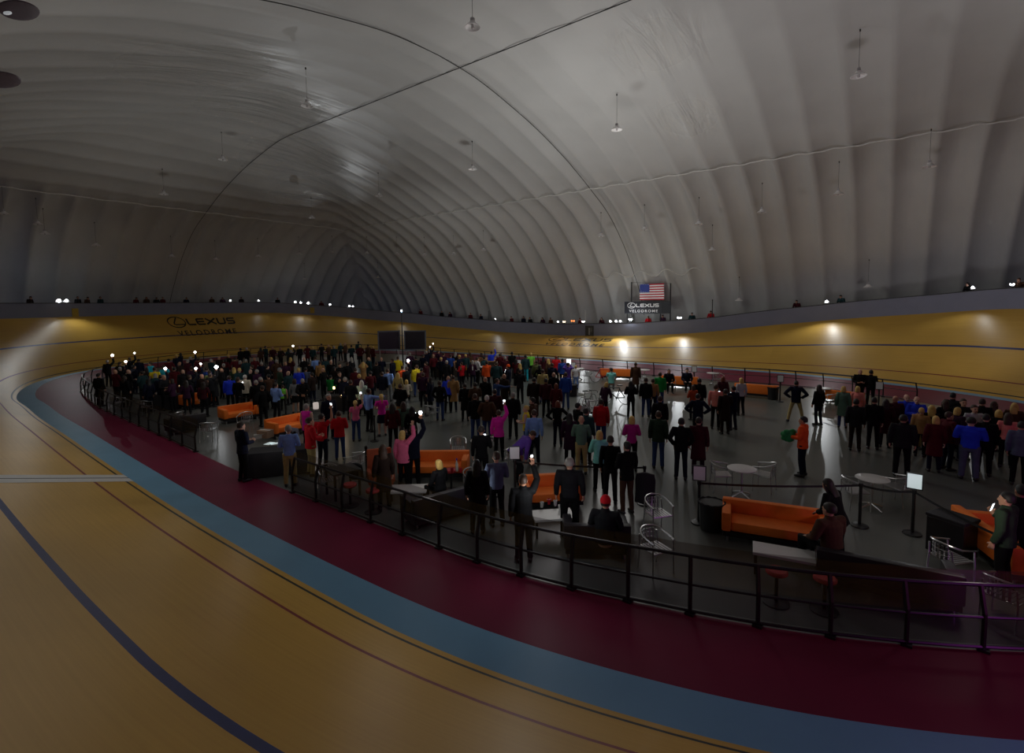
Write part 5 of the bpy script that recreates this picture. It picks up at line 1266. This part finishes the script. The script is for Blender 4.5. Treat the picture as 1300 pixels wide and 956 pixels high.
for i, (px, py) in enumerate(PL):
    o = PROT if first else copy_tree(PROT); first = False
    p = hit_dome(px, py, 2.05); o.location = p; near = sorted(PL, key=lambda q: q[0]).index((px, py))
    o['group'] = 'pale unlit pendant lamps under the dome'
    d = (p-CAM).length
    o['label'] = ('large pale pendant lamp hanging high in the middle of the dome' if (px, py) == (600, 35) else 'pale pendant lamp hanging close under the purple right dome' if (px, py) == (1090, 97) else 'pale pendant lamp left of the crossing cables with a visible cord' if (px, py) == (390, 135) else
                  'pale pendant lamp under the long dome seam right of the crossing' if (px, py) == (783, 165) else 'pendant lamp low on the right dome wall just above the rim' if py > 340 and px > 800 else 'small pale pendant lamp hanging against the ribbed right side of the dome' if px > 700 else 'tiny pale pendant lamp hanging before the dark far end of the dome')
M_lampd = mat('lamp_shade_dark', (.10, .075, .10), .5)
for (px, py), lab in (((24, 15), 'dark oval lamp seen from below at the top left corner'), ((1, 103), 'dark oval lamp half cut off at the left edge under the dome')):
    d = ray(px, py); p = hit_dome(px, py, 1.1); k = min(1.0, 19/(p-CAM).length); p = CAM+(p-CAM)*k
    o = empty('high_bay_lamp', p, .5, lab, 'lamp', None); o.rotation_euler = (.10, .16, .5); o.scale = (.85, .6, .6)
    MB().lathe([(0, .02), (.34, .0), (.52, .03), (.54, .07), (.40, .16), (.12, .24), (0, .25)], 24).build('lamp_shade', M_lampd, o, smooth=True)
    MB().ball((.30, .1, .0), (.13, .10, .045), 10).build('bulb', mat('bulb_glint', (.6, .6, .6), .2, emit=(.8, .85, .9), estr=.25), o, smooth=True)
    MB().tube([(0, 0, .24), (0, 0, dome_z(p.x, p.y)-p.z+.05)], .010, 6).build('cord', mat('cord_grey', (.1, .1, .1)), o)
# ================================================================== LABELS
from collections import Counter, defaultdict
GN = dict(jacket='jacket', shirt='shirt', tee='T-shirt', coat='long coat', vest='vest')
def hair_word(i):
    if i['hat']: return (WORD_COL[i['hatc']])+(' cap' if i['hat'] == 'cap' else ' knit hat')
    if i['hair'] == 'bald': return 'bald head'
    return {'short': 'short', 'long': 'long', 'pony': 'ponytailed', 'bob': 'bobbed'}[i['hair']]+' '+{'darkbrown': 'dark brown'}.get(i['hairc'], i['hairc'])+' hair'
NOLAB = [(o, i) for o, i in PEOPLE if not i['label']]
cand = {}
for o, i in NOLAB:
    base = 'person in %s %s' % (WORD_COL[i['top']], GN[i['topk']])
    if i['note']: lab = base+', '+i['note']
    else: lab = base+' and '+WORD_COL[i['bot']]+(' skirt' if i['botk'] == 'skirt' else ' trousers')+' with '+hair_word(i)
    cand[o] = lab
cnt = Counter(cand.values()); seen = set()
for o, i in NOLAB:
    lab = cand[o]
    if cnt[lab] > 1: lab += ', '+hair_word(i)
    while lab in seen: lab += ' again'
    seen.add(lab); o['label'] = ' '.join(lab.split()[:16])

# ================================================================== LIGHT
def lamp(kind, loc, e, col=(1, 1, 1), r=.3, aim=None, size=None, spread=None, blend=.5):
    l = bpy.data.lights.new('lamp_or_fill', kind); l.energy = e; l.color = col
    if kind in ('POINT', 'SPOT'): l.shadow_soft_size = r
    if kind == 'AREA': l.size = size or 1
    if kind == 'SPOT': l.spot_size = spread or 1.4; l.spot_blend = blend
    o = bpy.data.objects.new('lamp_or_fill', l); COL.objects.link(o); o.location = loc
    if aim is not None: o.rotation_euler = (V(aim)-V(loc)).to_track_quat('-Z', 'Y').to_euler()
    return o
COOL = (.93, .97, 1)
def rim_glow(px, e, col=COOL, r=.06, down=False):
    """the light that one of the rim lamps throws: it sits right at that lamp's head"""
    o, t, z, a = min(GLOW, key=lambda g: abs(g[4]-px))[:4]; p = V((o.location.x+cos(a)*.16, o.location.y+sin(a)*.16, o.location.z+.08))
    if not down: return lamp('POINT', p, e, col, r)
    q = plan(t, -6); return lamp('SPOT', p, e, col, r, aim=(q.x, q.y, 0), spread=radians(130), blend=.6)
# the emergency heads along the rim
for px, e, c, dn in ((866, 260, COOL, 1), (797, 400, COOL, 1), (815, 60, COOL, 0), (745, 90, COOL, 1), (722, 60, (1, .7, .4), 1), (1052, 240, COOL, 1), (1246, 80, COOL, 1), (634, 40, COOL, 1), (513, 30, COOL, 1), (447, 40, COOL, 1), (385, 50, COOL, 1), (310, 20, COOL, 1), (73, 420, COOL, 1)):
    rim_glow(px, e, col=c, down=bool(dn))
# fill spots added on the floor to brighten the roof, plus added fill points
lamp('SPOT', (-2, -6, 3.2), 1250, (1, 1, .98), 1.2, aim=(-2, -8, 20), spread=radians(172), blend=1)
lamp('SPOT', (-22, 0, 3.2), 850, (1, .93, .97), 1.2, aim=(-24, -6, 20), spread=radians(165), blend=1)
lamp('SPOT', (19, 8, 3.2), 480, (1, .97, .92), 1.2, aim=(19, 8, 20), spread=radians(112), blend=1)
lamp('POINT', (-9, -3, 9), 1050, (1, .98, .94), 2.5)
lamp('POINT', (-2, 15, 8), 230, (1, .97, .92), 2.0)
lamp('POINT', (-28.5, 14.5, 2.4), 130, (.75, .1, 1), .6)  # purple wash added for the right corner, no lamp stands there
# light of phones and table lamps, mixed with fills added to brighten furniture
for px, py, z, e, c in ((690, 628, 1.5, 16, COOL), (1240, 650, 1.6, 12, (1, .9, .8)), (525, 566, 1.9, 9, COOL), (545, 585, 1.4, 7, (1, .95, .9)), (598, 606, 1.2, 7, COOL), (342, 560, 1.2, 4, COOL), (402, 510, 1.3, 6, (1, .9, .85)), (275, 467, 2.1, 10, COOL), (146, 456, 2.1, 10, COOL), (249, 455, 2.1, 8, COOL), (518, 459, 2.1, 14, COOL), (434, 498, 1.2, 4, (1, .75, .45)), (250, 482, 1.2, 4, (1, .72, .4)), (640, 540, 2.0, 6, COOL), (1158, 612, 1.3, 3, COOL)):
    p = at(px, py, z); lamp('POINT', p, e, c, .12)
lamp('SPOT', (-25, -10, 2.5), 330, (.97, .93, 1), .6, aim=(-27, -26, 9), spread=radians(110), blend=1)  # added spot, brightens the right wall of the roof
lamp('SPOT', (9, -5, 2.6), 900, (1, 1, .97), .6, aim=(16, -24, 13), spread=radians(95), blend=1)  # added spot, brightens the roof over the left crowd
lamp('SPOT', (-3, -15, 2.2), 320, (.95, 1, .97), .4, aim=(-4, -26, 9), spread=radians(95), blend=1)  # added spot, brightens the roof behind the flag
lamp('SPOT', (32.5, -17, 5.6), 1400, COOL, .15, aim=hit_dome(345, 165), spread=radians(44), blend=1)  # added spot that puts highlights on the creased vinyl
lamp('POINT', (36, 16, 8), 8, (.10, .35, 1), 1.5)  # added blue fill, tints the far left end of the roof
w = bpy.data.worlds.new('World'); SC.world = w; w.use_nodes = True
w.node_tree.nodes['Background'].inputs[0].default_value = (.01, .012, .02, 1)
SC.view_settings.view_transform = 'Standard'; SC.view_settings.look = 'None'; SC.view_settings.exposure = 0
SC.cycles.max_bounces = 6; SC.cycles.transparent_max_bounces = 12; SC.cycles.caustics_reflective = False; SC.cycles.caustics_refractive = False; SC.cycles.sample_clamp_indirect = 3
